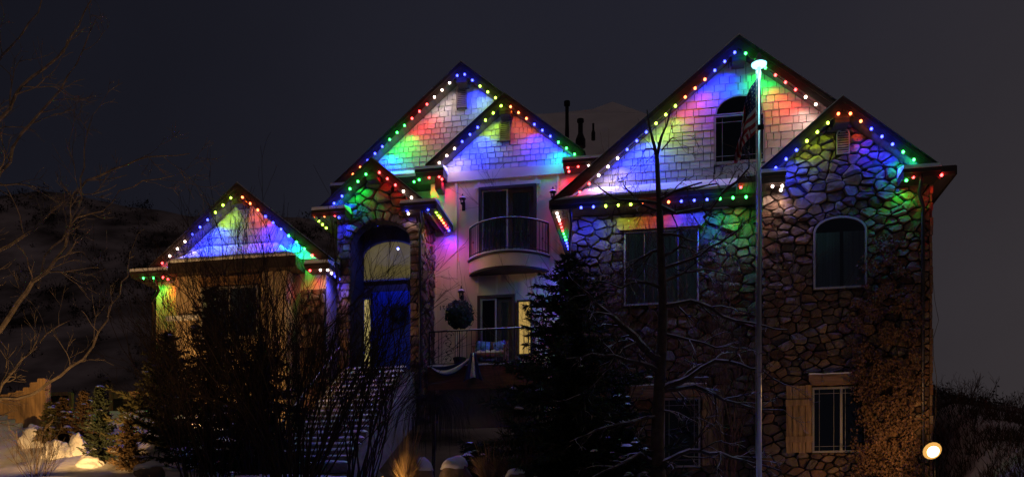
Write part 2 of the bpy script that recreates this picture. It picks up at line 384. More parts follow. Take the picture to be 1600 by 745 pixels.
T = .22
def gable_roof(apex, Yw, over, m, rl, rr, Yb, bracket=True, lskip=False):
    """two roof slopes with rake boards, a snow layer and the block under the ridge; returns apex x, z and the rake plane"""
    Yf = Yw - over; a = P(apex[0], apex[1], Yf); ax, az = a.x, a.z
    for s, run in ((-1, rl), (1, rr)):
        ex, ez = ax + s*run, az - m*run
        rf = prism('roof_slope', [(ax, az), (ex, ez), (ex, ez-T), (ax, az-T)], Yf+.035, Yb, m_soffit, house)
        prism('shingle_roofing', [(ax, az+.002), (ex+s*.03, ez+.002), (ex+s*.03, ez+.032), (ax, az+.032)], Yf-.03, Yb, m_roof, rf)
        b = MB(); nseg = 14
        for k in range(nseg):
            t0, t1 = k/nseg, (k+1)/nseg
            xA, xB = ax + s*run*t0, ax + s*run*t1; zA, zB = az - m*run*t0 + .034, az - m*run*t1 + .034
            h = .045 + .02*noise.noise(Vector((xA*2, Yf, az)))
            b.prism([(xA, zA), (xB, zB), (xB, zB+h), (xA, zA+h)], Yf + .02 + .03*noise.noise(Vector((xA*3, 1, 2))), Yb)
        b.build('roof_snow', m_snow, rf)
        hb = T + .085
        prism('rake_board', [(ax, az-.01), (ex, ez-.01), (ex, ez-hb), (ax, az-hb)], Yf, Yf+.032, m_trim, house)
        prism('rake_moulding', [(ax, az-.005), (ex, ez-.005), (ex, ez-.11), (ax, az-.11)], Yf-.022, Yf-.002, m_trim, house)
    if bracket:
        b = box('ridge_bracket', ax-.17, ax+.17, Yf+.06, Yw-.08, az-T-.38, az-T-.02, m_trim, house)
        for dz in (.12, .24): box('bracket_moulding', ax-.19, ax+.19, Yf+.045, Yw-.08, az-T-.40+dz, az-T-.345+dz, m_trim, b)
    return ax, az, Yf
def eave_return(x0, x1, z0, z1, Yf, Yw, rise, tip=0):
    """boxed cornice return at the foot of a gable with a small snow covered roof"""
    b = box('eave_return', x0, x1, Yf-.05, Yw-.05, z0, z1, m_trim, house)
    box('return_moulding', x0-.02, x1+.02, Yf-.085, Yf-.052, z1-.10, z1-.004, m_trim, b)
    s = MB(); e = .02
    s.add([(x0-e, Yf-.10, z1+.002), (x1+e, Yf-.10, z1+.002), (x1+e, Yw-.05, z1+.002), (x0-e, Yw-.05, z1+.002), (x0, Yf-.09, z1+.085), (x1, Yf-.09, z1+.085), (x1, Yw-.05, z1+rise), (x0, Yw-.05, z1+rise)],
          [(0,1,2,3),(4,5,6,7),(0,1,5,4),(1,2,6,5),(2,3,7,6),(3,0,4,7)])
    s.build('return_snow', m_snow, b)
def vent(px0, px1, py0, py1, Y, pointed=False):
    a, b = P(px0, py1, Y), P(px1, py0, Y); x0, x1, z0, z1 = a.x, b.x, a.z, b.z
    w = x1-x0; op = arch(x0, x1, z0, z1-w*.45, w*.45)
    v = prism('gable_vent', op, Y-.055, Y-.045, m_dark, house)
    # frame ring
    fb = MB(); n = len(op); inn = [((x0+x1)/2 + (p[0]-(x0+x1)/2)*.80, (z0+z1)/2 + (p[1]-(z0+z1)/2)*.88) for p in op]
    vs = [(p[0], Y-.10, p[1]) for p in op] + [(p[0], Y-.10, p[1]) for p in inn] + [(p[0], Y-.045, p[1]) for p in op] + [(p[0], Y-.045, p[1]) for p in inn]
    fb.add(vs, [f for k in range(n) for f in ((k, (k+1) % n, n+(k+1) % n, n+k), (k, (k+1) % n, 2*n+(k+1) % n, 2*n+k), (n+k, n+(k+1) % n, 3*n+(k+1) % n, 3*n+k))])
    fb.build('vent_frame', m_louver, v)
    k = 9
    for i in range(k):
        z = z0 + (z1-z0)*(.09 + .83*i/k); hw = w*.41 if i < k-2 else w*(.36 if i < k-1 else .24)
        s = MB(); cx = (x0+x1)/2; t = (z1-z0)*.055
        s.add([(cx-hw, Y-.085, z), (cx+hw, Y-.085, z), (cx+hw, Y-.057, z+t), (cx-hw, Y-.057, z+t), (cx-hw, Y-.085, z+.014), (cx+hw, Y-.085, z+.014), (cx+hw, Y-.057, z+t+.014), (cx-hw, Y-.057, z+t+.014)],
              [(0,1,2,3),(4,5,6,7),(0,1,5,4),(1,2,6,5),(2,3,7,6),(3,0,4,7)])
        s.build('louver_slat', m_louver, v)
    return op
def frame_ring(name, op, wd, y0, y1, mat, parent):
    cx = sum(p[0] for p in op)/len(op); n = len(op)
    xs = [p[0] for p in op]; zs = [p[1] for p in op]; cx = (min(xs)+max(xs))/2; cz_ = (min(zs)+max(zs))/2
    fx = 1 - 2*wd/(max(xs)-min(xs)); fz = 1 - 2*wd/(max(zs)-min(zs))
    inn = [(cx + (p[0]-cx)*fx, cz_ + (p[1]-cz_)*fz) for p in op]
    vs = [(p[0], y0, p[1]) for p in op] + [(p[0], y0, p[1]) for p in inn] + [(p[0], y1, p[1]) for p in op] + [(p[0], y1, p[1]) for p in inn]
    b = MB(); b.add(vs, [f for k in range(n) for f in ((k, (k+1) % n, n+(k+1) % n, n+k), (2*n+k, 2*n+(k+1) % n, 3*n+(k+1) % n, 3*n+k), (k, (k+1) % n, 2*n+(k+1) % n, 2*n+k), (n+k, n+(k+1) % n, 3*n+(k+1) % n, 3*n+k))])
    b.build(name, mat, parent); return inn
def curtain(parent, x0, x1, z0, z1, Y, mat, gap=None, amp=.03, freq=26.):
    b = MB(); n = 70; xs = [x0 + (x1-x0)*i/n for i in range(n+1)]
    vs = []
    for z in (z0, z1):
        for x in xs: vs.append((x, Y + amp*math.sin(x*freq + 1.3*math.sin(x*7) + (z-z0)*.15), z))
    fs = [(i, i+1, n+2+i, n+1+i) for i in range(n) if not (gap and gap[0] < xs[i] < gap[1])]
    b.add(vs, fs); b.build('curtain', mat, parent, True)
def window(op, Y, mat_frame, fw=.05, bars_v=(), bars_h=(), curt=None, gap=None, proud=.125, thin=.009, room=.5, mull=()):
    """frame, pane, muntins, a near-black panel painting in the unlit room and an optional curtain"""
    xs = [p[0] for p in op]; zs = [p[1] for p in op]; x0, x1, z0, z1 = min(xs), max(xs), min(zs), max(zs)
    w = link(bpy.data.objects.new('window', bpy.data.meshes.new('window')))
    inn = [(p[0], p[1]) for p in op]
    _n = len(op); w.data.from_pydata([(p[0], Y-proud+.068, p[1]) for p in op] + [(p[0], Y-.002, p[1]) for p in op], [], [tuple(range(_n))] + [(k, (k+1) % _n, _n+(k+1) % _n, _n+k) for k in range(_n)])
    w.data.materials.append(m_dark); keep(w, house)
    ii = frame_ring('window_frame', op, fw, Y-proud, Y, mat_frame, w)
    b = MB(); b.prism(ii, Y-proud+.022, Y-proud+.028); b.build('pane', m_glass, w)
    for px in bars_v: box('muntin', px-thin/2, px+thin/2, Y-proud+.010, Y-proud+.019, z0+fw, z1-fw, mat_frame, w)
    for (pz, xa, xb) in bars_h: box('muntin', xa, xb, Y-proud+.008, Y-proud+.017, pz-thin/2, pz+thin/2, mat_frame, w)
    for px in mull: box('mullion', px-.03, px+.03, Y-proud+.004, Y-.002, z0+fw+.001, z1-fw-.001, mat_frame, w)
    if curt: curtain(w, x0+.03, x1-.03, z0+.03, (min(p[1] for p in op if p[1] > (z0+z1)/2) if len(op) > 4 else z1)-.03, Y-proud+.050, curt, gap, .008, 34.)
    return w
def rect(px0, px1, py0, py1, Y):
    c = P((px0+px1)/2, (py0+py1)/2, Y); a = P(px0, (py0+py1)/2, Y); b = P(px1, (py0+py1)/2, Y); t = P((px0+px1)/2, py0, Y); d = P((px0+px1)/2, py1, Y)
    return a.x, b.x, d.z, t.z
flat = lambda Y: (lambda u, v, h: (u, Y - h, v))

# ---- right shingled gable (E) over the stone middle bay
axE, azE, YfE = gable_roof((1155, 57), Y_E, .55, .803, 4.95, 2.75, 33.5)
mE = .803
TLp, TRp = P(905, 297, Y_E-.03), P(1190, 269, Y_E-.03)
zE = TLp.z - .05
xEl = axE - (azE - T - zE)/mE
polyE = [(xEl, zE), (4.7, zE), (4.7, azE-T-mE*(4.7-axE)), (axE, azE-T)]
wall_E = prism('gable_wall', polyE, Y_E+.005, Y_E+.25, m_backing, house)
x0, x1, z0, z1 = rect(1115, 1195, 181, 257, Y_E)
zt = P(1155, 152, Y_E).z
opE = arch(x0, x1, z0, z1, 0)
opEa = arch(x0+.03, x1-.03, z1-.02, z1+.02, zt-z1)
n_sh = shingles(wall_E, polyE, [opE, opEa], Y_E, 11, True, .2)
window(opE, Y_E, m_white, .055, (x0+.22, x1-.22), ((z0+.2, x0+.05, x1-.05), (z1-.2, x0+.05, x1-.05)))
wa = window(opEa, Y_E, m_white, .05, (), ())
# pent roof with snow under the gable
def pent(FL, FR, TL, TR, backY, drop, snowmat=m_snow, hip=True):
    f = MB(); e = [Vector((FL.x, backY, FL.z)), Vector((FR.x, backY, FR.z))]
    f.box(FL.x, FR.x, FL.y, backY-.003, FL.z-drop, FL.z-.004)
    p = f.build('pent_fascia', m_trim, house)
    r = MB(); r.add([FL, FR, TR, TL, e[0], e[1]], [(0,1,2,3), (0,3,4), (1,5,2), (0,4,5,1), (3,2,5,4)]); r.build('pent_roof', m_roof, p)
    s = MB(); n = 26; up = Vector((0, -.035, .05)); vs = []
    for j in range(5):
        for i in range(n+1):
            t = i/n; a = FL.lerp(FR, t); b = TL.lerp(TR, t); q = a.lerp(b, j/4)
            k = 1.0 if 0 < i < n and j < 4 else .2
            vs.append(q + up*k*(1 + .5*noise.noise(q*1.7)) + Vector((0, -.03 if j == 0 else 0, .02*noise.noise(q*4))))
    fs = [(j*(n+1)+i, j*(n+1)+i+1, (j+1)*(n+1)+i+1, (j+1)*(n+1)+i) for j in range(4) for i in range(n)]
    fs.append(tuple(range(n+1)) + (len(vs)+1, len(vs))); vs += [FL + Vector((0, -.004, .002)), FR + Vector((0, -.004, .002))]
    s.add(vs, fs); s.build('pent_snow', snowmat, p, True)
    return p
FLe, FRe = P(862, 315, 23.15), P(1192, 296, 23.15)
FRe.z = FLe.z
TLe = Vector((xEl+.1, Y_E-.04, zE+.06)); TRe = Vector((FRe.x, Y_E-.04, zE+.06))
pE = pent(FLe, FRe, TLe, TRe, Y_E, .20)
box('gutter', FLe.x-.05, FRe.x, 23.03, 23.13, FLe.z-.13, FLe.z-.01, m_trim, house)
box('soffit', FLe.x, FRe.x, 23.16, Y_E-.06, FLe.z-.232, FLe.z-.204, m_soffit, house)
# left eave of the right wing, running back to the cream wall
eE = box('eave', FLe.x-.02, FLe.x+.5, 23.16, Y_C-.02, FLe.z-.20, FLe.z-.03, m_soffit, house)
box('eave_fascia', FLe.x-.06, FLe.x-.025, 23.05, Y_C-.03, FLe.z-.22, FLe.z-.01, m_trim, eE)
# stone middle wall
xm0, xm1, zb = P(893, 600, Y_E).x, P(1186, 600, Y_E).x, 2.5
polyM = [(xm0, zb), (xm1, zb), (xm1, FLe.z-.24), (xm0, FLe.z-.24)]
wall_M = prism('stone_wall', polyM, Y_E+.004, Y_E+.3, m_mortar, house)
box('side_wall', xm0, xm0+.3, Y_E+.301, 33, zb, FLe.z-.24, m_mortar, house)
a0, a1, b0, b1 = rect(975, 1092, 361, 477, Y_E); opM = arch(a0, a1, b0, b1, 0)
c0, c1, d0, d1 = rect(1036, 1094, 622, 730, Y_E); opMb = arch(c0, c1, d0, d1, 0)
l0, l1, l2, l3 = rect(964, 1101, 341, 360, Y_E)
lb0, lb1, lb2, lb3 = rect(985, 1104, 603, 621, Y_E)
stones(wall_M, polyM, [opM, opMb], flat(Y_E), .34, .23, 21, lambda x, z: z > 9.3 and x > .2)
window(opM, Y_E, m_white, .05, ((a0+a1)/2 - .45, (a0+a1)/2 + .45), (), m_curtain, room=.6, mull=())
window(opMb, Y_E, m_white, .05, (c0+.16, c1-.16), ((d0+.2, c0+.05, c1-.05), (d1-.2, c0+.05, c1-.05)))
def lintel(x0, x1, z0, z1, Y, snow=True):
    l = MB(); l.add([(x0+.08, Y-.20, z0), (x1-.08, Y-.20, z0), (x1-.08, Y-.03, z0), (x0+.08, Y-.03, z0), (x0, Y-.20, z0+.1), (x1, Y-.20, z0+.1), (x1, Y-.03, z0+.1), (x0, Y-.03, z0+.1), (x0, Y-.20, z1), (x1, Y-.20, z1), (x1, Y-.03, z1), (x0, Y-.03, z1)],
              [(0,1,2,3),(8,9,10,11)] + [(r*4+k, r*4+(k+1) % 4, (r+1)*4+(k+1) % 4, (r+1)*4+k) for r in range(2) for k in range(4)])
    o = l.build('timber_lintel', m_lintel, house)
    for bx in (x0+.33, x1-.33):
        for bz in (.32, .72):
            b = MB(); b.tube([(bx, Y-.215, z0+(z1-z0)*bz), (bx, Y-.198, z0+(z1-z0)*bz)], .022, None, 8); b.build('bolt', m_pole, o)
    if snow:
        s = MB(); n = 24
        for i in range(n):
            xa, xb = x0 + (x1-x0)*i/n, x0 + (x1-x0)*(i+1)/n
            h = max(.006, .035 + .03*noise.noise(Vector((xa*3, Y, z1)))); s.box(xa, xb, Y-.20, Y-.03, z1+.002, z1+h)
        s.build('lintel_snow', m_snow, o)
lintel(l0, l1, l2, l3, Y_E, False)
lintel(lb0, lb1, lb2, lb3, Y_E)
def shutter(x0, x1, z0, z1, Y):
    s = link(bpy.data.objects.new('shutter', None)); s.location = ((x0+x1)/2, Y, z0); keep(s, house)
    n = 4
    for i in range(n):
        o = box('plank', x0 + (x1-x0)*i/n + .006, x0 + (x1-x0)*(i+1)/n - .006, Y-.155, Y-.115, z0 + .01*(i % 2), z1 - .008*(i % 3), m_shutter, s)
    for f in (.20, .74): box('batten', x0-.012, x1+.012, Y-.195, Y-.157, z0+(z1-z0)*f-.075, z0+(z1-z0)*f+.075, m_shutter, s)
shutter(*[v for v in (lambda r: (r[0], r[1], r[2], r[3]))(rect(1097, 1131, 618, 727, Y_E))], Y_E)

# ---- right stone gable (F)
axF, azF, YfF = gable_roof((1317, 152), Y_F, .55, .845, 2.05, 2.25, 31)
mF = .845
xf0, xf1 = P(1190, 560, Y_F).x, P(1452, 560, Y_F).x
def topF(x): return azF - T - mF*abs(x-axF)
polyF = [(xf0, zb), (xf1, zb), (xf1, topF(xf1)), (axF, azF-T), (xf0, topF(xf0))]
wall_F = prism('stone_wall', polyF, Y_F+.004, Y_F+.3, m_mortar, house)
box('side_wall', xf1-.3, xf1, Y_F+.301, 33, zb, topF(xf1), m_mortar, house)
box('side_wall', xf0, xf0+.3, Y_F+.301, Y_E-.002, zb, topF(xf0), m_mortar, house)
vF = vent(1306, 1327, 202, 244, Y_F)
e0, e1, f0, f1 = rect(1270, 1353, 362, 452, Y_F); opF = arch(e0, e1, f0, f1, P(1311, 340, Y_F).z - f1)
g0, g1, h0, h1 = rect(1268, 1352, 605, 707, Y_F); opFb = arch(g0, g1, h0, h1, 0)
n_st = stones(wall_F, polyF, [vF, opF, opFb], flat(Y_F), .32, .20, 22, lambda x, z: z > 8.2 and not (x > 5.7 and z < 9.2))
window(opF, Y_F, m_white, .045, (), (), m_curtain, gap=(4.28, 4.36))
window(opFb, Y_F, m_white, .05, (g0+.17, g0+.52, g1-.5), ((h0+.16, g0+.05, g1-.05), (h1-.16, g0+.05, g1-.05)), mull=(P(1313, 650, Y_F).x,))
r_ = rect(1227, 1267, 603, 708, Y_F); shutter(r_[0], r_[1], r_[2], r_[3], Y_F)
r_ = rect(1262, 1345, 586, 602, Y_F); lintel(r_[0], r_[1], r_[2], r_[3], Y_F)
# corner quoins on the right edge
q = 0; z = zb
rq = random.Random(8)
while z < topF(xf1) - .25:
    h = rq.uniform(.16, .28); wq = rq.uniform(.12, .2)
    b = MB(); b.box(xf1+.002, xf1 + rq.uniform(.05, .085), Y_F-.04, Y_F+.4, z+.008, z+h-.008); b.build('corner_stone', m_stone, wall_F); z += h
pl, pr = P(1188, 272, YfF), P(1227, 272, YfF); zr = P(1207, 271, YfF).z
eave_return(pl.x-.02, pr.x, zr-.26, zr, YfF, Y_F, .22)
pl, pr = P(1411, 263, YfF), P(1468, 263, YfF); zr2 = P(1440, 264, YfF).z
eave_return(pl.x, pr.x, zr2-.20, zr2, YfF, Y_F, .24)
tipF = P(1494, 259, YfF-.05)
eF = box('eave', xf1+.09, tipF.x-.02, YfF-.03, 31, zr2-.19, zr2-.03, m_soffit, house)
box('eave_fascia', tipF.x-.02, tipF.x+.02, YfF-.06, 31, zr2-.21, zr2, m_trim, eF)
box('gutter', pr.x+.03, tipF.x-.02, YfF-.12, YfF-.032, zr2-.16, zr2-.01, m_trim, eF)
lfF = P(1157, 285, YfF)
eF2 = box('eave', lfF.x-.03, pl.x*0 + P(1188, 272, YfF).x-.045, YfF-.02, Y_E-.05, zr-.19, zr-.03, m_soffit, house)
box('eave_fascia', lfF.x-.07, lfF.x-.033, YfF-.06, Y_E-.05, zr-.21, zr, m_trim, eF2)

# ---- cream wall, its gable (C) and the tall gable behind (B)
axB, azB, YfB = gable_roof((720, 98), Y_B, .58, .835, 4.4, 2.1, 36)
mB = .835
zB0 = P(640, 272, Y_B).z
polyB = [(axB-(azB-T-zB0)/mB, zB0), (axB+2.6, zB0), (axB+2.6, azB-T-mB*2.6), (axB, azB-T)]
wall_B = prism('gable_wall', polyB, Y_B+.005, Y_B+.3, m_backing, house)
vB = vent(714, 730, 138, 171, Y_B)
shingles(wall_B, polyB, [vB], Y_B, 12, False)
FLb, FRb = P(560, 276, Y_B-.7), P(690, 276, Y_B-.7)
zz = P(640, 276, Y_B-.7).z; FLb.z = FRb.z = zz
pent(FLb, FRb, Vector((FLb.x+.1, Y_B-.05, zB0+.06)), Vector((FRb.x, Y_B-.05, zB0+.06)), Y_B, .22)
box('upper_wall', P(545, 300, Y_B).x, P(700, 300, Y_B).x, Y_B+.01, Y_B+.3, 9, zz-.2, m_cream, house)
pl, pr = P(518, 290, YfB), P(548, 290, YfB); zq = P(530, 291, YfB).z
eave_return(pl.x, pr.x, zq-.30, zq, YfB, Y_B, .2)
box('eave', pl.x, pl.x+.5, YfB+.02, 36, zq-.24, zq-.03, m_soffit, house)

axC, azC, YfC = gable_roof((788, 147), Y_C, .55, .81, 2.5, 2.48, 34)
mC = .81
zC0 = P(785, 264, Y_C).z
polyC = [(axC-2.3, zC0), (axC+2.3, zC0), (axC+2.3, azC-T-mC*2.3), (axC, azC-T), (axC-2.3, azC-T-mC*2.3)]
polyC = [(axC-(azC-T-zC0)/mC, zC0), (axC+(azC-T-zC0)/mC, zC0), (axC, azC-T)]
wall_C = prism('gable_wall', polyC, Y_C+.005, Y_C+.3, m_backing, house)
vC = vent(781, 798, 188, 223, Y_C)
shingles(wall_C, polyC, [vC], Y_C, 13, False)
xc0, xc1 = P(673, 420, Y_C).x, -2.2
b = MB(); b.box(xc0, xc1, Y_C, Y_C+.3, 5.6, zC0-.002); wall_cream = b.build('stucco_wall', m_cream, house)
box('side_wall', xc0, xc0+.3, Y_C+.301, Y_B+.9, 5.6, zC0-.002, m_cream, house)
zb1 = P(785, 279, Y_C).z
box('trim_band', xc0-.01, xc1, Y_C-.05, Y_C-.002, zb1, zC0-.004, m_creamtrim, wall_cream)
bz = zb1 - .002
for px in (680, 713, 748, 777, 808, 838, 872):
    x = P(px, 300, Y_C).x; low = 5.7 if px in (680, 713, 872, 838, 748) else P(px, 290, Y_C).z
    box('batten', x-.035, x+.035, Y_C-.03, Y_C-.002, (P(px, 432, Y_C).z if px in (748, 838) else low), bz, m_creamtrim, wall_cream)
box('door_head', P(742, 290, Y_C).x, P(845, 290, Y_C).x, Y_C-.06, Y_C-.032, P(790, 293, Y_C).z+.02, P(790, 288, Y_C).z+.04, m_creamtrim, wall_cream)
for px in (690, 719, 747, 776, 805, 833):
    x = P(px, 445, Y_C).x; box('batten', x-.03, x+.03, Y_C-.028, Y_C-.002, P(px, 458, Y_C).z, P(px, 434, Y_C).z, m_creamtrim, wall_cream)
pl, pr = P(650, 266, YfC), P(693, 266, YfC); zq = P(670, 265, YfC).z
eave_return(pl.x, pr.x, zq-.25, zq, YfC, Y_C, .22)
box('corbel', P(679, 280, YfC).x, P(689, 280, YfC).x, YfC+.05, Y_C-.05, zq-.62, zq-.252, m_trim, house)
box('corbel_panel', P(676, 290, Y_C).x-.0, P(695, 290, Y_C).x, Y_C-.045, Y_C-.033, zq-.85, zq-.26, m_creamtrim, house)
pl, pr = P(880, 252, YfC), P(945, 252, YfC); zq2 = P(905, 250, YfC).z
eave_return(pl.x, pr.x, zq2-.20, zq2, YfC, Y_C, .35)

# upper sliding door
def slider(px0, px1, py0, py1, Y, name='sliding_door', curt=True):
    x0, x1, z0, z1 = rect(px0, px1, py0, py1, Y)
    d = link(bpy.data.objects.new(name, bpy.data.meshes.new(name)))
    d.data.from_pydata([(x0, Y-.005, z0), (x1, Y-.005, z0), (x1, Y-.005, z1), (x0, Y-.005, z1)], [], [(0, 1, 2, 3)]); d.data.materials.append(m_dark); keep(d, house)
    fr_ = [(x0, z0), (x1, z0), (x1, z1), (x0, z1)]
    frame_ring('door_frame', fr_, .09, Y-.13, Y-.004, m_brownframe, d)
    xm = (x0+x1)/2
    l = [(x0+.10, z0+.09), (xm+.02, z0+.09), (xm+.02, z1-.10), (x0+.10, z1-.10)]
    i1 = frame_ring('sash', l, .055, Y-.105, Y-.065, m_white, d)
    r = [(xm+.035, z0+.09), (x1-.09, z0+.09), (x1-.09, z1-.10), (xm+.035, z1-.10)]
    i2 = frame_ring('sash', r, .14, Y-.075, Y-.04, m_brownframe, d)
    for q, yy in ((i1, Y-.088), (i2, Y-.06)):
        b = MB(); b.prism(q, yy, yy+.006); b.build('pane', m_glass, d)
    if curt: curtain(d, xm+.05, x1-.1, z0+.1, z1-.12, Y-.022, m_curtain, None, .010, 40); curtain(d, x0+.12, xm-.02, z0+.1, z1-.12, Y-.022, m_curtain if curt == 2 else m_dark, None, .010, 40)
slider(749, 839, 292, 404, Y_C, curt=2)
slider(747, 805, 462, 568, Y_C, curt=1)
# warm lit side window by the deck
x0, x1, z0, z1 = rect(809, 832, 470, 556, Y_C)
m_warm = M('lit_curtain', (.62, .36, .10), .9, .4, 6, stretch=(5, 5, .4))
_b = m_warm.node_tree.nodes['Principled BSDF']; m_warm.node_tree.links.new(_b.inputs['Base Color'].links[0].from_socket, _b.inputs['Emission Color']); _b.inputs['Emission Strength'].default_value = 1.0
opW = arch(x0, x1, z0, z1, 0); ww = window(opW, Y_C-.005, m_brownframe, .05)
box('lit_curtain', x0+.05, x1-.05, Y_C-.078, Y_C-.070, z0+.05, z1-.05, m_warm, ww)

# balcony with a curved front
xa, xb = P(733, 405, Y_C).x, P(858, 400, Y_C).x; zf = P(795, 404, Y_C).z
cxb, hwb, sag = (xa+xb)/2, (xb-xa)/2, .72
Rb = (hwb*hwb + sag*sag)/(2*sag)
def arcpt(t, inset=0.):
    th = math.asin(hwb/Rb)*(2*t-1); return Vector((cxb + (Rb-inset)*math.sin(th), Y_C - .02 - ((Rb-inset)*math.cos(th) - (Rb - sag)) , 0))
bal = link(bpy.data.objects.new('balcony', None)); bal.location = (cxb, Y_C, zf-.5); keep(bal, house)
N = 28
arc = [arcpt(i/N) for i in range(N+1)]
def arcprism(name, z0, z1, mat, out_=0., ):
    b = MB(); pts = [arcpt(i/N, -out_) for i in range(N+1)]
    lo = [(p.x, min(p.y, Y_C-.004), z0) for p in pts] + [(xb, Y_C-.003, z0), (xa, Y_C-.003, z0)]; hi = [(a, c, z1) for a, c, _ in lo]
    b.hull(lo, hi); return b.build(name, mat, bal)
arcprism('balcony_slab', zf-.44, zf-.06, m_cream); arcprism('balcony_cap', zf-.058, zf, m_trim, .05); arcprism('balcony_snow', zf+.002, zf+.045, m_snow, .02)
arcprism('balcony_base', zf-.50, zf-.442, m_trim, -.03)
rail = [arcpt(i/N, .03) + Vector((0, 0, zf+1.02)) for i in range(N+1)]
tube('top_rail', rail, .026, m_black, bal, k=6)
tube('rail_snow', [p + Vector((0, 0, .026)) for p in rail], .016, m_snow, bal, k=5)
tube('bottom_rail', [p - Vector((0, 0, .90)) for p in rail], .016, m_black, bal, k=6)
for i in range(25):
    p = arcpt(i/24, .03); r = .022 if i in (0, 24) else .0105
    b = MB(); b.tube([(p.x, p.y, zf+.02), (p.x, p.y, zf+1.02)], r, None, 5)
    if i % 4 == 2: b.lathe((p.x, p.y, zf+.5), [(.010, -.04), (.028, 0), (.010, .04)], 6)
    b.build('baluster', m_black, bal)

# ---- porch (P)
axP, azP, YfP = gable_roof((580, 248), Y_P, .5, .85, 1.72, 1.75, 27.6)
mP = .85
xp0, xp1 = P(527, 450, Y_P).x, P(656, 450, Y_P).x
zfl = P(590, 577, 25.2).z
topP = lambda x: azP - T - mP*abs(x-axP)
polyP = [(xp0, zfl-.6), (xp1, zfl-.6), (xp1, topP(xp1)), (axP, azP-T), (xp0, topP(xp0))]
ox0, ox1 = P(548, 450, Y_P).x, P(641, 450, Y_P).x
zsp = P(595, 384, Y_P).z; ztop = P(592, 345, Y_P).z
opP = arch(ox0, ox1, zfl-.7, zsp, ztop-zsp, 14)
# wall with an arched hole: two piers and a stepped head
wall_P = prism('stone_wall', [(xp0, zfl-.6), (ox0, zfl-.6), (ox0, zsp), (xp0, zsp)], Y_P+.004, Y_P+.35, m_mortar, house)
b = MB(); b.prism([(ox1, zfl-.6), (xp1, zfl-.6), (xp1, zsp), (ox1, zsp)], Y_P+.004, Y_P+.35)
ah = [p for p in opP if p[1] >= zsp-1e-6]; ah.sort()
for (xA, zA), (xB, zB) in zip(ah, ah[1:]):
    if xB-xA > 1e-6: b.prism([(xA, zA), (xB, zB), (xB, topP(xB)), (xA, topP(xA))] if not (xA < axP < xB) else [(xA, zA), (xB, zB), (xB, topP(xB)), (axP, azP-T), (xA, topP(xA))], Y_P+.004, Y_P+.35)
b.prism([(xp0, zsp+.001), (ox0, zsp+.001), (ox0, topP(ox0)), (xp0, topP(xp0))], Y_P+.004, Y_P+.35); b.prism([(ox1, zsp+.001), (xp1, zsp+.001), (xp1, topP(xp1)), (ox1, topP(ox1))], Y_P+.004, Y_P+.35)
b.build('wall_head', m_mortar, wall_P)
cxo, hwo, rio = (ox0+ox1)/2, (ox1-ox0)/2, ztop-zsp
vous = [(cxo + (hwo+.13)*math.cos(math.pi*i/14), zsp + (rio+.13)*math.sin(math.pi*i/14)) for i in range(15)]
for k in range(1, 12):
    vous += [(ox0-.14, zsp-.24*k), (ox1+.12, zsp-.24*k)]
stones(wall_P, polyP, [opP], flat(Y_P), .36, .27, 23, lambda x, z: z > zsp-.4, vous)
sideP = box('stone_side_wall', xp1-.25, xp1-.004, Y_P+.36, Y_C-.004, 5.5, topP(xp1), m_mortar, house)
stones(sideP, [(Y_P+.02, 5.5), (Y_C-.01, 5.5), (Y_C-.01, topP(xp1)), (Y_P+.02, topP(xp1))], [], lambda u, v, h: (xp1 + h, u, v), .34, .24, 24)
sidePl = box('stone_side_wall', xp0+.004, xp0+.25, Y_P+.36, Y_C+.6, 5.5, topP(xp0), m_mortar, house)
# entry: back wall, door, transom, sidelight
Yd = 27.15
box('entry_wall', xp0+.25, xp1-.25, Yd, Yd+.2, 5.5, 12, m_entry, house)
box('entry_floor', xp0, xp1, Y_P-.02, Yd, zfl-.25, zfl, m_conc, house)
d0, d1, dz0, dz1 = rect(582, 645, 456, 578, Yd)
dz0 = zfl+.02
door = box('front_door', d0, d1, Yd-.07, Yd-.01, dz0, dz1, m_bluedoor, house)
for i in range(4):
    w = (d1-d0)/4; box('door_plank', d0+w*i+.008, d0+w*(i+1)-.008, Yd-.085, Yd-.072, dz0+.03, dz1-.03, m_bluedoor, door)
b = MB(); b.tube([(d1-.18, Yd-.13, dz0+.95), (d1-.18, Yd-.13, dz0+1.25)], .014, None, 6); b.build('door_handle', m_black, door)
m_lit = M('lit_interior', (.66, .47, .17), .9, .25, 1.2)
_b = m_lit.node_tree.nodes['Principled BSDF']; m_lit.node_tree.links.new(_b.inputs['Base Color'].links[0].from_socket, _b.inputs['Emission Color']); _b.inputs['Emission Strength'].default_value = .20
m_lit2 = M('lit_hall', (.78, .55, .20), .9, .3, 5)
_b = m_lit2.node_tree.nodes['Principled BSDF']; m_lit2.node_tree.links.new(_b.inputs['Base Color'].links[0].from_socket, _b.inputs['Emission Color']); _b.inputs['Emission Strength'].default_value = .75
s0, s1, _, sz1 = rect(569, 581, 467, 578, Yd)
sl_ = window(arch(s0, s1, dz0, sz1, 0), Yd-.005, m_bluedoor, .02, proud=.08); box('lit_hall', s0+.02, s1-.02, Yd-.03, Yd-.02, dz0+.03, sz1-.03, m_lit2, sl_)
t0, t1, tz0, tz1 = rect(567, 655, 402, 439, Yd)
opT = arch(t0, t1, tz0, tz1, P(610, 376, Yd).z-tz1, 12)
tw = window(opT, Yd-.005, m_white, .05, (), ((tz0+.10, t0+.06, t1-.06),), proud=.08)
b = MB(); b.prism([((t0+t1)/2 + (p[0]-(t0+t1)/2)*.95, (tz0+tz1)/2 + (p[1]-(tz0+tz1)/2)*.95) for p in opT], Yd-.030, Yd-.022); b.build('lit_hall', m_lit, tw)
pl, pr = P(489, 329, YfP), P(540, 329, YfP); zqP = P(515, 328, YfP).z
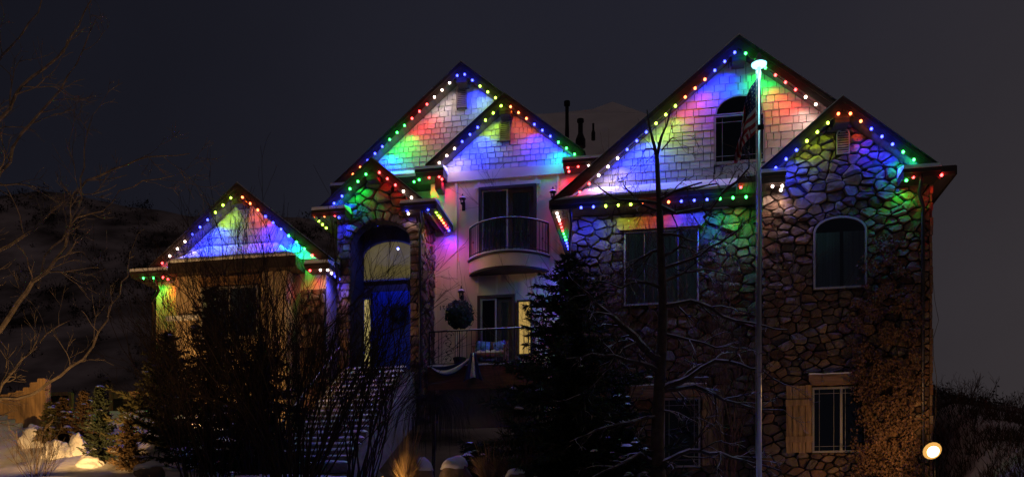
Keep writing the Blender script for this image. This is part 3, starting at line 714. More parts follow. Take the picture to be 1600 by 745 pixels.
eave_return(pl.x, pr.x, zqP-.20, zqP, YfP, Y_P, .2)
eP0 = box('eave', pl.x, pl.x+.45, YfP+.02, Y_C+.4, zqP-.17, zqP-.03, m_soffit, house); xPl = pl.x
box('eave_fascia', pl.x-.04, pl.x-.003, YfP-.04, Y_C+.4, zqP-.19, zqP-.005, m_trim, eP0)
pl, pr = P(627, 318, YfP), P(681, 316, YfP); zqR = P(655, 317, YfP).z
eave_return(pl.x, pr.x, zqR-.22, zqR, YfP, Y_P, .2)
xPr = pr.x
eP1 = box('eave', xPr-.5, xPr-.003, YfP+.02, Y_C-.02, zqR-.17, zqR-.03, m_soffit, house)
box('eave_fascia', xPr, xPr+.035, YfP-.04, Y_C-.03, zqR-.19, zqR-.005, m_trim, eP1)
box('eave_snow', xPr-.4, xPr+.03, YfP, Y_C-.04, zqR-.003, zqR+.05, m_snow, eP1)

# ---- left wing (L)
axL, azL, YfL = gable_roof((370, 287), Y_L, .55, .82, 3.0, 2.95, 30)
mL = .82
xl0, xl1 = P(243, 520, Y_L).x, P(509, 520, Y_L).x
topL = lambda x: azL - T - mL*abs(x-axL)
polyL = [(xl0, 4.2), (xl1, 4.2), (xl1, topL(xl1)), (axL, azL-T), (xl0, topL(xl0))]
wall_L = prism('gable_wall', polyL, Y_L+.03, Y_L+.3, m_tan, house)
box('side_wall', xl1-.3, xl1, Y_L+.301, Y_C+1, 4.2, topL(xl1), m_tan, house)
zL0 = P(370, 412, Y_L).z
hwL = (azL-T-zL0)/mL
wgL = prism('gable_face', [(axL-hwL, zL0), (axL+hwL, zL0), (axL, azL-T)], Y_L+.006, Y_L+.028, m_backing, house)
shingles(wgL, [(axL-hwL, zL0), (axL+hwL, zL0), (axL, azL-T)], [], Y_L, 14, True, .208)
FLl, FRl = P(262, 411, 24.3), P(462, 404, 24.3); FRl.z = FLl.z
TLl, TRl = P(325, 386, Y_L-.04), P(432, 381, Y_L-.04); TRl.z = TLl.z
pent(FLl, FRl, TLl, TRl, Y_L, .34)
# bay under the hipped roof: posts, timber head, window, battens
xb0, xb1 = P(274, 470, 24.6).x, P(450, 470, 24.6).x; zbt = FLl.z-.345
bay = box('bay_wall', xb0, xb1, 24.62, Y_L+.028, 4.2, zbt, m_tan, house)
for px in (279, 292, 304, 313, 412, 425, 446): 
    x = P(px, 470, 24.6).x; box('batten', x-.05, x+.05, 24.57, 24.618, 4.3, zbt, m_tan, bay)
r_ = rect(312, 410, 432, 446, 24.6); box('timber_head', r_[0], r_[1], 24.52, 24.615, r_[2], r_[3], m_lintel, bay)
r_ = rect(316, 406, 449, 530, 24.6); window(arch(r_[0], r_[1], r_[2], r_[3], 0), 24.615, m_white, .06, (), (), m_curtain, mull=((r_[0]+r_[1])/2,), room=.3)
r_ = rect(262, 470, 490, 497, 24.6); box('sill_snow', r_[0], P(312, 490, 24.6).x, 24.48, 24.6, r_[2], r_[3], m_snow, bay)
colL = box('stone_pier', P(470, 500, 24.95).x, xl1+.01, Y_L-.04, Y_L+.028, 4.2, 9.4, m_mortar, house)
stones(colL, [(P(470, 500, 24.95).x, 4.2), (xl1, 4.2), (xl1, 9.4), (P(470, 500, 24.95).x, 9.4)], [], flat(Y_L-.042), .34, .25, 25)
pl, pr = P(206, 425, YfL), P(262, 425, YfL); zqL = P(235, 424, YfL).z
eave_return(pl.x, pr.x, zqL-.17, zqL, YfL, Y_L, .2); box('eave', pl.x, pl.x+.8, YfL+.02, 30, zqL-.16, zqL-.03, m_soffit, house)
pl, pr = P(478, 412, YfL), P(514, 410, YfL); zqLr = P(497, 412, YfL).z
eave_return(pl.x, pr.x, zqLr-.17, zqLr, YfL, Y_L, .2)
xLr = pr.x
eL = box('eave', xLr-.5, xLr-.003, YfL+.02, Y_C-.02, zqLr-.15, zqLr-.03, m_soffit, house); box('eave_fascia', xLr, xLr+.035, YfL-.04, Y_C-.03, zqLr-.17, zqLr-.005, m_trim, eL)

# ---- main roof behind, with vent pipes
b = MB()
r0 = [P(800, 300, 29.), P(1100, 300, 29.), P(1090, 200, 35.), P(1008, 177, 35.), P(957, 159, 35.6), P(925, 171, 35.), P(850, 178, 35.), P(760, 180, 35.)]
b.add(r0 + [v + Vector((0, .6, -.9)) for v in r0], [tuple(range(8)), tuple(range(8, 16))] + [(i, (i+1) % 8, 8+(i+1) % 8, 8+i) for i in range(8)])
mroof = b.build('main_roof', m_roofsnow, house)
def pipe(px, pyb, pyt, Y, r, cap, flare):
    a, t = P(px, pyb, Y), P(px, pyt, Y)
    b = MB(); h = t.z-a.z
    pr_ = [(r*flare, -.25), (r*flare, 0), (r*1.1, h*.3)] if flare > 1.3 else [(r*1.15, -.25), (r*1.15, .05)]
    b.lathe(a, pr_ + [(r, h*.32), (r, h*.86), (r*cap, h*.87), (r*cap, h), (r*.5, h*1.01)], 12); b.build('vent_pipe', m_black, house, False)
pipe(886, 206, 159, 31.4, .066, 1.7, 1.0); pipe(907, 219, 187, 30.6, .085, 1.45, 2.1); pipe(927, 208, 193, 31.2, .038, 1.0, 1.9)

# ---- downspouts
def spout(name_px, top, Yf, Yw, zbot):
    a = P(name_px, top, Yf); x = P(name_px, top+30, Yw).x
    tube('downspout', [(a.x, Yf+.02, a.z), (a.x, Yf+.03, a.z-.15), (a.x + .05*0, Yf+.2, a.z-.38), (x, Yw-.14, a.z-.62), (x, Yw-.11, a.z-.80), (x, Yw-.11, zbot)], .045, m_bronze, house, k=8)
spout(658, 324, YfP-.02, Y_P, 6.2); spout(1440, 272, YfF-.05, Y_F, 3.0); spout(891, 326, 23.1, Y_E, 3.0); spout(242, 432, YfL, Y_L, 4.6)

# ---- deck
dk0, dk1 = P(669, 572, 25.75).x, P(842, 566, 25.75).x; zdk = P(740, 571, 25.75).z
deck = thing('deck', ((dk0+dk1)/2, 26.2, zdk), 'raised deck with red-brown edge and scrolled iron railing beside the porch', 'deck')
box('deck_floor', dk0, dk1, 25.72, Y_C-.004, zdk-.12, zdk, m_redwood, deck)
box('deck_fascia', dk0, dk1, 25.68, 25.716, zdk-.72, zdk-.005, m_redwood, deck)
s = MB(); n = 40
for i in range(n):
    xa_, xb_ = dk0 + (dk1-dk0)*i/n, dk0 + (dk1-dk0)*(i+1)/n
    s.box(xa_, xb_, 25.66, 26.5, zdk+.002, zdk + max(.012, .04 + .035*noise.noise(Vector((xa_*2.5, 7, 0)))))
s.build('deck_snow', m_snow, deck)
box('skirt_wall', P(686, 640, 26.3).x, dk1, 26.3, 26.4, P(740, 668, 26.3).z, zdk-.1, m_skirt, deck)
for i in range(18):
    x = P(690, 640, 26.3).x + .155*i
    if x < dk1-.06: box('skirt_rib', x, x+.06, 26.27, 26.298, P(740, 667, 26.3).z, zdk-.73, m_skirt, deck)
zr0, zr1 = zdk+.10, P(740, 515, 25.75).z
tube('top_rail', [(dk0+.03, 25.78, zr1), (dk1, 25.78, zr1)], .022, m_black, deck, k=6); tube('rail_snow', [(dk0+.6, 25.78, zr1+.02), (dk1, 25.78, zr1+.02)], .014, m_snow, deck, k=5)
tube('bottom_rail', [(dk0+.03, 25.78, zr0), (dk1, 25.78, zr0)], .014, m_black, deck, k=6)
sx0, sx1 = P(690, 540, 25.75).x, P(711, 540, 25.75).x
x = dk0+.03; i = 0
while x < dk1:
    if not (sx0+.02 < x < sx1-.02):
        b = MB(); b.tube([(x, 25.78, zr0-.09), (x, 25.78, zr1)], .022 if i == 0 else .010, None, 5)
        if i % 4 == 2: b.lathe((x, 25.78, (zr0+zr1)/2), [(.01, -.04), (.026, 0), (.01, .04)], 6)
        b.build('baluster', m_black, deck)
    x += .148; i += 1
scx, scw = (sx0+sx1)/2, (sx1-sx0)/2-.02
pn = MB()
for k in range(4):
    s_ = 1 if k % 2 else -1; cz_ = zr0 + (zr1-zr0)*(.13 + .245*k)
    pts = [(scx + s_*.02 + (scw*.78*(1-t*.75))*math.cos(s_*(t*8.2) + (0 if s_ > 0 else math.pi)), 25.78, cz_ + (scw*.72*(1-t*.75))*math.sin(t*8.2)) for t in [j/26 for j in range(27)]]
    pn.tube(pts, .008, .006, 4)
    for q in (5, 12, 19):
        p = pts[q]; pn.add([(p[0], 25.772, p[2]), (p[0]+.035, 25.772, p[2]+.03), (p[0]+.01, 25.772, p[2]+.055), (p[0]-.025, 25.772, p[2]+.035), (p[0], 25.786, p[2]+.03)], [(0,1,2,3), (0,1,4), (1,2,4), (2,3,4), (3,0,4)])
pn.tube([(sx0, 25.78, zr0), (sx0, 25.78, zr1)], .010, None, 5); pn.tube([(sx1, 25.78, zr0), (sx1, 25.78, zr1)], .010, None, 5)
pn.build('scroll_panel', m_black, deck)

# ---- stairs
st0, st1 = P(537, 577, 25.2).x, P(637, 577, 25.2).x
NS = 19; zlow = 3.42; yt = 25.35; dy = .27; dz = (zfl - zlow)/NS
stair = thing('front_stairs', ((st0+st1)/2, 21, zlow), 'long straight flight of snowy concrete steps up to the blue front door', 'stairs')
rs = random.Random(4)
for i in range(NS):
    zt_ = zfl - dz*i; y1 = yt - dy*i; y0 = y1 - dy - .03
    sp = box('step', st0, st1, y0, y1+.05, zt_-dz-.05, zt_, m_conc, stair)
    sn = MB(); n = 30; vs = []
    for k in range(n+1):
        xa_ = st0 + .015 + (st1-st0-.03)*k/n
        h = max(.008, .062 + .035*noise.noise(Vector((xa_*1.6, i*1.7, 4))) + .018*noise.noise(Vector((xa_*6, i*3.1, 1))))*(1 if 0 < k < n else .3)
        ov = .022 + .022*noise.noise(Vector((xa_*3, i*2.3, 8)))
        vs += [(xa_, y0-ov*.4, zt_+.003), (xa_, y0-ov, zt_+h*.45), (xa_, y0-ov*.2+.025, zt_+h), (xa_, y1, zt_+h*1.05)]
    sn.add(vs, [(k*4+j, k*4+j+1, k*4+j+5, k*4+j+4) for k in range(n) for j in range(3)])
    sn.build('step_snow', m_snow, sp)
ye = yt - dy*NS - .1
for xs_, w in ((st1+.01, .16), (st0-.17, .16)):
    b = MB(); b.hull([(xs_, yt+.2, zfl-1.6), (xs_+w, yt+.2, zfl-1.6), (xs_+w, ye, zlow-.8), (xs_, ye, zlow-.8)], [(xs_, yt+.2, zfl+.06), (xs_+w, yt+.2, zfl+.06), (xs_+w, ye, zlow+.02), (xs_, ye, zlow+.02)])
    b.build('stringer_wall', m_conc, stair)
hr = [(st0-.12, yt-.2, zfl+.70), (st0-.12, yt - dy*15.5, zfl-dz*15.5+.72)]
tube('handrail', hr, .025, m_black, stair, k=6)
tube('handrail_snow', [(p[0], p[1], p[2]+.03) for p in hr], .024, m_snow, stair, k=6)
for t in (.02, .35, .68, .98):
    p = Vector(hr[0]).lerp(Vector(hr[1]), t); tube('rail_post', [p, p - Vector((0, 0, .85))], .016, m_black, stair, k=5)

# ------------------------------------------------------------------ light strings
COL = {'R': (1, .015, .015), 'O': (1, .11, .008), 'Y': (.42, .80, .02), 'G': (.008, .85, .07), 'B': (.008, .018, 1), 'W': (1, .74, .62)}
POW = {'R': .68, 'O': .42, 'Y': .62, 'G': 1.3, 'B': 3.1, 'W': .42}
LAMP_W = 22.0
BM = {}
for k, c in COL.items():
    mm = M_emit('bulb_' + k, tuple(v*.97 + .03 for v in c), 14); mm.cycles.emission_sampling = 'NONE'
    me = bpy.data.meshes.new('bulb'); bm = bmesh.new(); bmesh.ops.create_icosphere(bm, subdivisions=2, radius=.034); bmesh.ops.scale(bm, vec=(1, 1, 1.1), verts=bm.verts); bm.to_mesh(me); bm.free(); me.materials.append(mm); BM[k] = me
LD = {}; LG = {}
for k, c in COL.items():
    l = bpy.data.lights.new('led_' + k, 'SPOT'); l.color = c; l.energy = LAMP_W*POW[k]; l.shadow_soft_size = .03; l.spot_size = math.radians(172); l.spot_blend = 1.0; LD[k] = l
    g = bpy.data.lights.new('led_glow_' + k, 'POINT'); g.color = c; g.energy = LAMP_W*POW[k]*.06; g.shadow_soft_size = .03; LG[k] = g
def string(label, pts, cols, track=True, dim=None, back=Vector((0, .28, .0))):
    if abs(pts[0].x - pts[-1].x) < 1e-4: back = Vector((0, 0, -.05))
    base = pts[len(pts)//2]
    t = thing('light_string', base, label, 'string lights', 'coloured lights along the roof edges')
    for p, c in zip(pts, cols):
        o = link(bpy.data.objects.new('bulb', BM[c])); o.location = p - base; o.parent = t
        h = link(bpy.data.objects.new('led_light', dim or LD[c])); h.location = p - base + back; h.rotation_euler = (math.radians(6 if back.y else 0), 0, 0); h.parent = t
        if dim: continue
        h = link(bpy.data.objects.new('led_glow', LG[c])); h.location = p - base + Vector((0, -.045, -.01)); h.parent = t
    if track and len(pts) > 1:
        d = (pts[-1]-pts[0]).normalized()*.12; up = Vector((0, .035, .022))
        tube('light_track', [pts[0]-d+up] + [p+up for p in pts[1:-1]] + [pts[-1]+d+up], .018, m_trim, t, k=4, smooth=False)
def line(p0, p1, cols, Y):
    a, b = P(*p0, Y), P(*p1, Y); n = len(cols); return [a.lerp(b, i/(n-1)) for i in range(n)], cols
def pts(ps, Y): return [P(a, b, Y) for a, b, c in ps], ''.join(c for a, b, c in ps)
def depthrun(x, z, y0, y1, cols): n = len(cols); return [Vector((x, y0 + (y1-y0)*i/(n-1), z)) for i in range(n)], cols
o_ = .035
string('string of lights on the left rake of the lowest gable at far left', *line((360.5, 309), (253.5, 411), 'YYYBBBWWWR', YfL-o_))
string('string of lights on the right rake of the lowest gable at far left', *line((378.8, 308.1), (488, 398.6), 'OOOBBBGGGR', YfL-o_))
string('two green and two red lights at the left end of the low left eave', *pts([(224.3, 434.5, 'G'), (240.2, 434.2, 'G'), (255, 433.4, 'R'), (262.5, 436, 'R')], YfL))
string('red and white lights under the right foot of the low left gable', *pts([(484.3, 422.4, 'R'), (500.6, 421.8, 'W')], YfL))
string('blue lights running back along the low left wing eave beside the porch', *depthrun(xLr-.06, zqLr-.19, YfL+.05, YfL+1.55, 'WWBBBB'))
string('long string on the left rake of the tall gable above the porch', *line((714.4, 118.4), (551.6, 272.4), 'BWWWRRRGGGBBBOO', YfB-o_))
string('short string of blue and yellow lights on the right rake of the tall middle gable', *line((726, 116.6), (774.3, 153), 'BBYYY', YfB-o_))
string('string on the left rake of the gable above the balcony', *line((782.9, 165.6), (686.3, 254.4), 'YYYBBBWWW', YfC-o_))
string('string on the right rake of the gable above the balcony', *line((797.8, 167), (897.7, 241), 'OOOBBBGGG', YfC-o_))
string('green and red lights under the left eave return of the balcony gable', *pts([(647, 284.2, 'G'), (655, 281, 'G'), (670.6, 277.4, 'R'), (686.3, 276.3, 'R'), (690.5, 280, 'R')], YfC-.02))
string('red and white lights under the right eave return of the balcony gable', *pts([(887.6, 262, 'R'), (889, 268, 'R'), (903.5, 260, 'R'), (919.8, 258.4, 'W')], YfC-.02))
string('string of green and blue lights on the left rake of the stone porch', *line((571.8, 272.2), (522, 317.7), 'GGGBB', YfP-o_))
string('string of red and white lights on the right rake of the stone porch', *line((592.8, 269.6), (642.9, 308.7), 'RRRWW', YfP-o_))
string('red and blue lights under the left eave return of the porch', *pts([(491.3, 338, 'O'), (507, 337.4, 'O'), (523.2, 336.4, 'R'), (530, 339.9, 'B')], YfP-.01))
string('three yellow lights running back under the left porch eave', *depthrun(xPl+.08, zqP-.21, YfP+.25, YfP+.85, 'YYY'))
l_door_fill = LD['B'].copy(); l_door_fill.energy = 48; l_door_fill.color = (.06, .09, 1)  # unseen blue pair, added behind the arch head to light the door
string('added unseen pair of blue lights behind the stone arch head, brightening the entry door', [Vector((cxo-.3, Y_P+.62, ztop+.12)), Vector((cxo+.3, Y_P+.62, ztop+.12))], 'BB', dim=l_door_fill, back=Vector((0, .05, -.05)))
string('blue and white lights under the right eave return of the porch', *pts([(636, 329, 'B'), (638, 334, 'W'), (668.9, 327, 'B')], YfP-.01))
string('yellow to red lights running back under the right porch eave', *depthrun(xPr-.06, zqR-.21, YfP+.25, Y_C-.2, 'YYYOORRB'))
string('longest string on the left rake of the biggest gable at right', *line((1148, 82.3), (906, 300.4), 'BBBOOOYYYBBBWWWRR', YfE-o_))
string('green red and white lights on the right rake of the biggest gable', *line((1165, 83.8), (1274.7, 163.3), 'GGGRRRWW', YfE-o_))
string('straight string along the snowy eave above the timber window lintel', *line((908, 324.4), (1165.8, 307.8), 'BBYYYOOOBBBGGG', 23.02))
string('tight string running back under the left eave of the right wing', *depthrun(FLe.x+.12, FLe.z-.25, 23.35, 26.2, 'WWWRRRGGGBBB'))
string('two lights in the corner between snowy eave and right stone gable', *depthrun(lfF.x+.02, zr-.23, YfF+.15, Y_E-.35, 'RO'))
string('string on the left rake of the stone gable at far right', *line((1310, 178), (1212.2, 262.5), 'OYYYBBB', YfF-o_))
string('string on the right rake of the stone gable at far right', *line((1328.8, 177.7), (1428, 249.6), 'OOBBBGG', YfF-o_))
string('three white lights under the left eave return of the stone gable', *pts([(1207, 291.3, 'W'), (1222.4, 290.5, 'W'), (1220, 297, 'W')], YfF-.02))
string('green and red lights under the right eave return of the stone gable', *pts([(1416.2, 282, 'G'), (1427.2, 276.7, 'R'), (1471.2, 273.7, 'R')], YfF-.02))

# ------------------------------------------------------------------ things on the house
def lantern(px, py0, py1, Y, label):
    t = P(px, py0, Y-.14); h = t.z - P(px, py1, Y-.14).z
    c = Vector((t.x, Y-.16, t.z-h)); L_ = thing('wall_lantern', c, label, 'lantern', 'black carriage lanterns on the cream wall')
    b = MB(); b.lathe(c, [(.02, h*.30), (.055, h*.32), (.075, h*.36), (.06, h*.36)], 8); b.build('lantern_base', m_black, L_)
    b = MB(); b.lathe(c, [(.058, h*.37), (.085, h*.66)], 8); b.build('lantern_glass', m_clear, L_)
    b = MB(); b.lathe(c, [(.115, h*.66), (.105, h*.70), (.055, h*.80), (.05, h*.84), (.018, h*.86), (.022, h*.93), (.006, h)], 8); b.build('lantern_cap', m_black, L_)
    b = MB(); b.lathe(c, [(.11, h*.695), (.06, h*.80), (.03, h*.81)], 8); b.build('lantern_snow', m_snow, L_)
    b = MB()
    for k in range(4):
        a = math.pi/4 + k*math.pi/2; b.tube([c + Vector((.06*math.cos(a), .06*math.sin(a), h*.36)), c + Vector((.088*math.cos(a), .088*math.sin(a), h*.67))], .006, None, 4)
    b.build('lantern_bars', m_black, L_)
    b = MB(); b.box(c.x-.05, c.x+.05, Y-.035, Y-.004, c.z, c.z+h*.55); b.tube([(c.x, Y-.03, c.z+h*.12), (c.x, c.y, c.z+h*.08), (c.x, c.y, c.z+h*.33)], .016, None, 6); b.build('wall_bracket', m_black, L_)
lantern(723, 303, 327, Y_C, 'black wall lantern left of the balcony door')
lantern(864, 292, 318, Y_C, 'black wall lantern right of the balcony, half behind the dark eave')
lantern(721, 446, 476, Y_C, 'black wall lantern above the potted topiary on the deck')
# house number, reading backwards as in the picture
fc = bpy.data.curves.new('house_number', 'FONT'); fc.body = '371'; fc.size = .20; fc.extrude = .012; fc.align_x = 'CENTER'; fc.align_y = 'CENTER'; fc.space_character = 1.15
fo = bpy.data.objects.new('tmp_text', fc); link(fo); bpy.context.view_layer.update()
fm = bpy.data.meshes.new_from_object(fo.evaluated_get(bpy.context.evaluated_depsgraph_get())); bpy.data.objects.remove(fo)
p = P(693.5, 481, Y_C-.04); fm.transform(Matrix.Scale(-1, 4, (1, 0, 0))); fm.transform(Matrix.Rotation(math.radians(90), 4, 'X')); fm.flip_normals(); fm.materials.clear(); fm.materials.append(m_black)
no = link(bpy.data.objects.new('house_number', fm)); no.location = p; tag(no, 'dark house number digits 371 on the cream wall left of the topiary', 'house number')
# potted topiary
def leafball(mb, c, r, n, s, R, shell=.6):
    for _ in range(n):
        d = Vector((R.gauss(0, 1), R.gauss(0, 1), R.gauss(0, 1))).normalized()*r*(shell + (1.05-shell)*R.random())
        q = c + d; u = Vector((R.gauss(0, 1), R.gauss(0, 1), R.gauss(0, 1))).normalized(); v = u.orthogonal().normalized()
        k = s*R.uniform(.6, 1.3); mb.add([q - u*k, q + v*k*.45, q + u*k, q - v*k*.45], [(0, 1, 2, 3)])
R = random.Random(2)
tp = P(718, 562, 26.2); tp.z = zdk+.05
topi = thing('potted_topiary', tp, 'round topiary ball on a thin stem in a black pot on the deck', 'plant')
b = MB(); b.lathe(tp, [(.13, 0), (.19, .24), (.21, .25), (.21, .30), (.17, .30), (.16, .27)], 14); b.build('pot', m_pot, topi)
b = MB(); b.tube([tp + Vector((0, 0, .25)), tp + Vector((.01, 0, .7)), tp + Vector((0, 0, 1.15))], .022, .016, 6); b.build('stem', m_bark, topi)
b = MB(); leafball(b, P(718, 491, 26.2), .43, 1500, .075, R, .45); b.raw('foliage', m_leaf, topi)
# bench, pillows, bunting, wreath
bx0, bx1 = P(741, 560, 26.3).x, P(792, 560, 26.3).x; zb_ = zdk+.045
bench = thing('bench', ((bx0+bx1)/2, 26.3, zb_), 'reddish wooden bench with snow on its seat behind the deck railing', 'bench')
box('seat', bx0, bx1, 26.1, 26.5, zb_+.36, zb_+.42, m_bench, bench)
for k in range(3): box('back_slat', bx0, bx1, 26.48, 26.52, zb_+.50+.12*k, zb_+.59+.12*k, m_bench, bench)
for x in (bx0+.002, bx1-.062):
    for y in (26.08, 26.525): box('leg', x, x+.06, y, y+.06, zb_, zb_+(.60 if y < 26.3 else .86), m_bench, bench)
    box('armrest', x-.02, x+.08, 26.06, 26.52, zb_+.602, zb_+.64, m_bench, bench)
s = MB(); n = 14
for i in range(n):
    xa_, xb_ = bx0+.07+(bx1-bx0-.14)*i/n, bx0+.07+(bx1-bx0-.14)*(i+1)/n; s.box(xa_, xb_, 26.11, 26.46, zb_+.422, zb_+.46+.05*math.sin(i*.9)**2)
s.build('seat_snow', m_snow, bench)
def pillow(c, w, h, rot, mat, label):
    me = bpy.data.meshes.new('pillow'); bm = bmesh.new(); n = 8
    g = {}
    for sgn in (1, -1):
        for i in range(n+1):
            for j in range(n+1):
                u, v = 2*i/n-1, 2*j/n-1; t = (1-u**4)*(1-v**4)
                if abs(u) == 1 or abs(v) == 1:
                    if (i, j, 0) not in g: g[(i, j, 0)] = bm.verts.new((u*w/2, 0, v*h/2))
                    g[(i, j, sgn)] = g[(i, j, 0)]
                else: g[(i, j, sgn)] = bm.verts.new((u*w/2*(1-.06*abs(v)), -sgn*.09*t**.6, v*h/2*(1-.06*abs(u))))
        for i in range(n):
            for j in range(n):
                try: bm.faces.new((g[(i, j, sgn)], g[(i+1, j, sgn)], g[(i+1, j+1, sgn)], g[(i, j+1, sgn)]))
                except ValueError: pass
    bmesh.ops.recalc_face_normals(bm, faces=bm.faces); bm.to_mesh(me); bm.free(); me.materials.append(mat); me.polygons.foreach_set('use_smooth', [True]*len(me.polygons))
    o = link(bpy.data.objects.new('pillow', me)); o.location = c; o.rotation_euler = (math.radians(-18), math.radians(rot), 0); tag(o, label, 'pillow', 'pillows on the bench')
pillow((bx0+.26, 26.34, zb_+.66), .46, .38, 6, m_pillow, 'blue patterned pillow at the left end of the bench')
pillow((bx1-.24, 26.36, zb_+.66), .40, .36, -12, m_pillow, 'pale blue pillow leaning at the right end of the bench')
def swag(name, fn, mat, parent, nu=24, nv=8):
    b = MB(); b.add([fn(i/nu, j/nv) for j in range(nv+1) for i in range(nu+1)], [(j*(nu+1)+i, j*(nu+1)+i+1, (j+1)*(nu+1)+i+1, (j+1)*(nu+1)+i) for j in range(nv) for i in range(nu)])
    o = b.build(name, mat, parent, True); md = o.modifiers.new('thick', 'SOLIDIFY'); md.thickness = .012; return o
pA, pB = P(672, 571, 25.62), P(741, 556, 25.62)
bunt = thing('bunting', pA, 'navy and white cloth bunting draped over the deck edge', 'bunting')
def sw(v0, v1, lo):
    def f(u, v):
        w = v0 + (v1-v0)*v; x = pA.x + (pB.x-pA.x)*u; z = pA.z + (pB.z-pA.z)*u**2.0 - (.10 + .34*w)*math.sin(math.pi*min(1, u*1.05))**.8*(1-.35*u)
        return (x, 25.60 - .05*math.sin(w*9+u*5) - .03*w, z)
    return f
swag('navy_band', sw(0, .34, 0), m_blueC, bunt); swag('white_band', sw(.35, .82, 0), m_whiteC, bunt); swag('navy_hem', sw(.83, 1, 0), m_blueC, bunt)
def tail(a0, a1):
    def f(u, v):
        a = a0 + (a1-a0)*u; w = .10 + .30*v
        return (pB.x + (a-.5)*w*1.5 - .02, 25.57 - .04*math.sin(a*14), pB.z + .08 - .86*v + .12*v*math.sin(a*3.1))
    return f
swag('tail_navy', tail(0, .30), m_blueC, bunt, 8, 12); swag('tail_white', tail(.31, .62), m_whiteC, bunt, 8, 7); swag('tail_edge', tail(.63, 1), m_blueC, bunt, 8, 12)
wc = P(622, 490, Yd-.15)
wr = MB(); R = random.Random(6)
for i in range(900):
    a = R.random()*2*math.pi; r = .24 + R.gauss(0, .055); q = wc + Vector((r*math.cos(a), R.gauss(0, .035), r*math.sin(a))); u = Vector((R.gauss(0, 1), R.gauss(0, .6), R.gauss(0, 1))).normalized(); v = u.orthogonal().normalized(); k = R.uniform(.03, .06)
    wr.add([q-u*k, q+v*k*.3, q+u*k, q-v*k*.3], [(0, 1, 2, 3)])
tag(wr.raw('wreath', m_leaf), 'dark round wreath hanging on the blue front door', 'wreath')

# flagpole, flag, light on top
YP = 19.0
pb, ptp = P(1188.5, 800, YP), P(1186, 106, YP); pb.x = ptp.x
pole = thing('flagpole', (pb.x, YP, gz(pb.x, YP)), 'tall silver flagpole standing in front of the stone wing', 'flagpole')
tube('pole', [(pb.x, YP, gz(pb.x, YP)-.1), (pb.x, YP, ptp.z)], .062, m_pole, pole, .036, 14)
b = MB(); b.lathe((pb.x, YP, ptp.z), [(.02, .18), (.045, .21), (.05, .25), (.03, .30), (.006, .32)], 12); b.build('finial', m_pole, pole, True)
tube('halyard', [(pb.x-.07, YP-.02, gz(pb.x, YP)+.9), (pb.x-.06, YP-.02, ptp.z-.05)], .005, m_whiteC, pole, k=4)
b = MB(); b.box(pb.x-.03, pb.x+.09, YP-.10, YP-.04, P(1188, 205, YP).z, P(1188, 198, YP).z); b.tube([(pb.x+.03, YP-.09, P(1188, 202, YP).z-.06), (pb.x+.03, YP-.09, P(1188, 202, YP).z+.06)], .02, None, 6); b.build('cleat', m_black, pole)
m_disc = M_emit('cool_led_disc', (.30, .95, 1.0), 3.2); m_disc.cycles.emission_sampling = 'NONE'
dl = thing('pole_top_light', (pb.x, YP, ptp.z), 'bright cyan-white disc lamp on top of the flagpole', 'lamp')
b = MB(); b.lathe((pb.x, YP, ptp.z), [(.05, .06), (.13, .075), (.165, .10), (.13, .135), (.04, .17), (.02, .18)], 20); b.build('lamp_housing', m_pole, dl, True)
b = MB(); b.lathe((pb.x, YP, ptp.z), [(.045, .03), (.15, .045), (.158, .073), (.045, .058)], 20); b.build('lamp_lens', m_disc, dl, True)
for k in range(4):
    a = k*math.pi/2 + .4; l = bpy.data.lights.new('disc_light', 'POINT'); l.energy = 4; l.color = (.35, .95, 1); l.shadow_soft_size = .03
    o = link(bpy.data.objects.new('disc_light', l)); o.location = (.13*math.cos(a), .13*math.sin(a), -.02); o.parent = dl
m_flag = bpy.data.materials.new('flag_cloth'); m_flag.use_nodes = True
def flagcol(u, v):
    if u < .40 and v > 6/13: 
        return (.02, .04, .16)
    return (.42, .03, .04) if int(v*13) % 2 == 0 else (.70, .68, .66)
fv = []; nu, nv = 44, 52; zt_ = P(1186, 122, YP).z
fl_h, fl_w = 1.15, 1.85
for j in range(nv+1):
    for i in range(nu+1):
        u, v = i/nu, j/nv
        # hangs limp from the hoist: the fly drops and gathers against the pole in folds
        drop = fl_w*u*.90; xx = -.05 - .42*u*(.35+.65*(1-v)) - .16*math.sin(u*math.pi) ; fold = .09*math.sin(u*17 + v*1.5)*min(1, u*3)
        fv.append((pb.x + xx + .03*math.sin(v*9+u*6), YP - .02 + fold, zt_ - fl_h*(1-v)*(1-.45*u) - drop*.72))
fm = bpy.data.meshes.new('flag'); fm.from_pydata(fv, [], [(j*(nu+1)+i, j*(nu+1)+i+1, (j+1)*(nu+1)+i+1, (j+1)*(nu+1)+i) for j in range(nv) for i in range(nu)])
ca = fm.color_attributes.new('print', 'FLOAT_COLOR', 'CORNER')
for pol in fm.polygons:
    j, i = divmod(pol.index, nu); c = flagcol((i+.5)/nu, (j+.5)/nv)
    if c[2] > .1 and c[0] < .1 and (i % 3 == 1 and j % 4 == 2): c = (.7, .7, .7)
    for li in pol.loop_indices: ca.data[li].color = (*c, 1)
an = m_flag.node_tree.nodes.new('ShaderNodeVertexColor'); an.layer_name = 'print'; m_flag.node_tree.links.new(an.outputs[0], m_flag.node_tree.nodes['Principled BSDF'].inputs['Base Color']); m_flag.node_tree.nodes['Principled BSDF'].inputs['Roughness'].default_value = .9
fm.materials.append(m_flag); fm.polygons.foreach_set('use_smooth', [True]*len(fm.polygons))
tag(link(bpy.data.objects.new('flag', fm)), 'red white and blue flag hanging limp beside the top of the pole', 'flag')

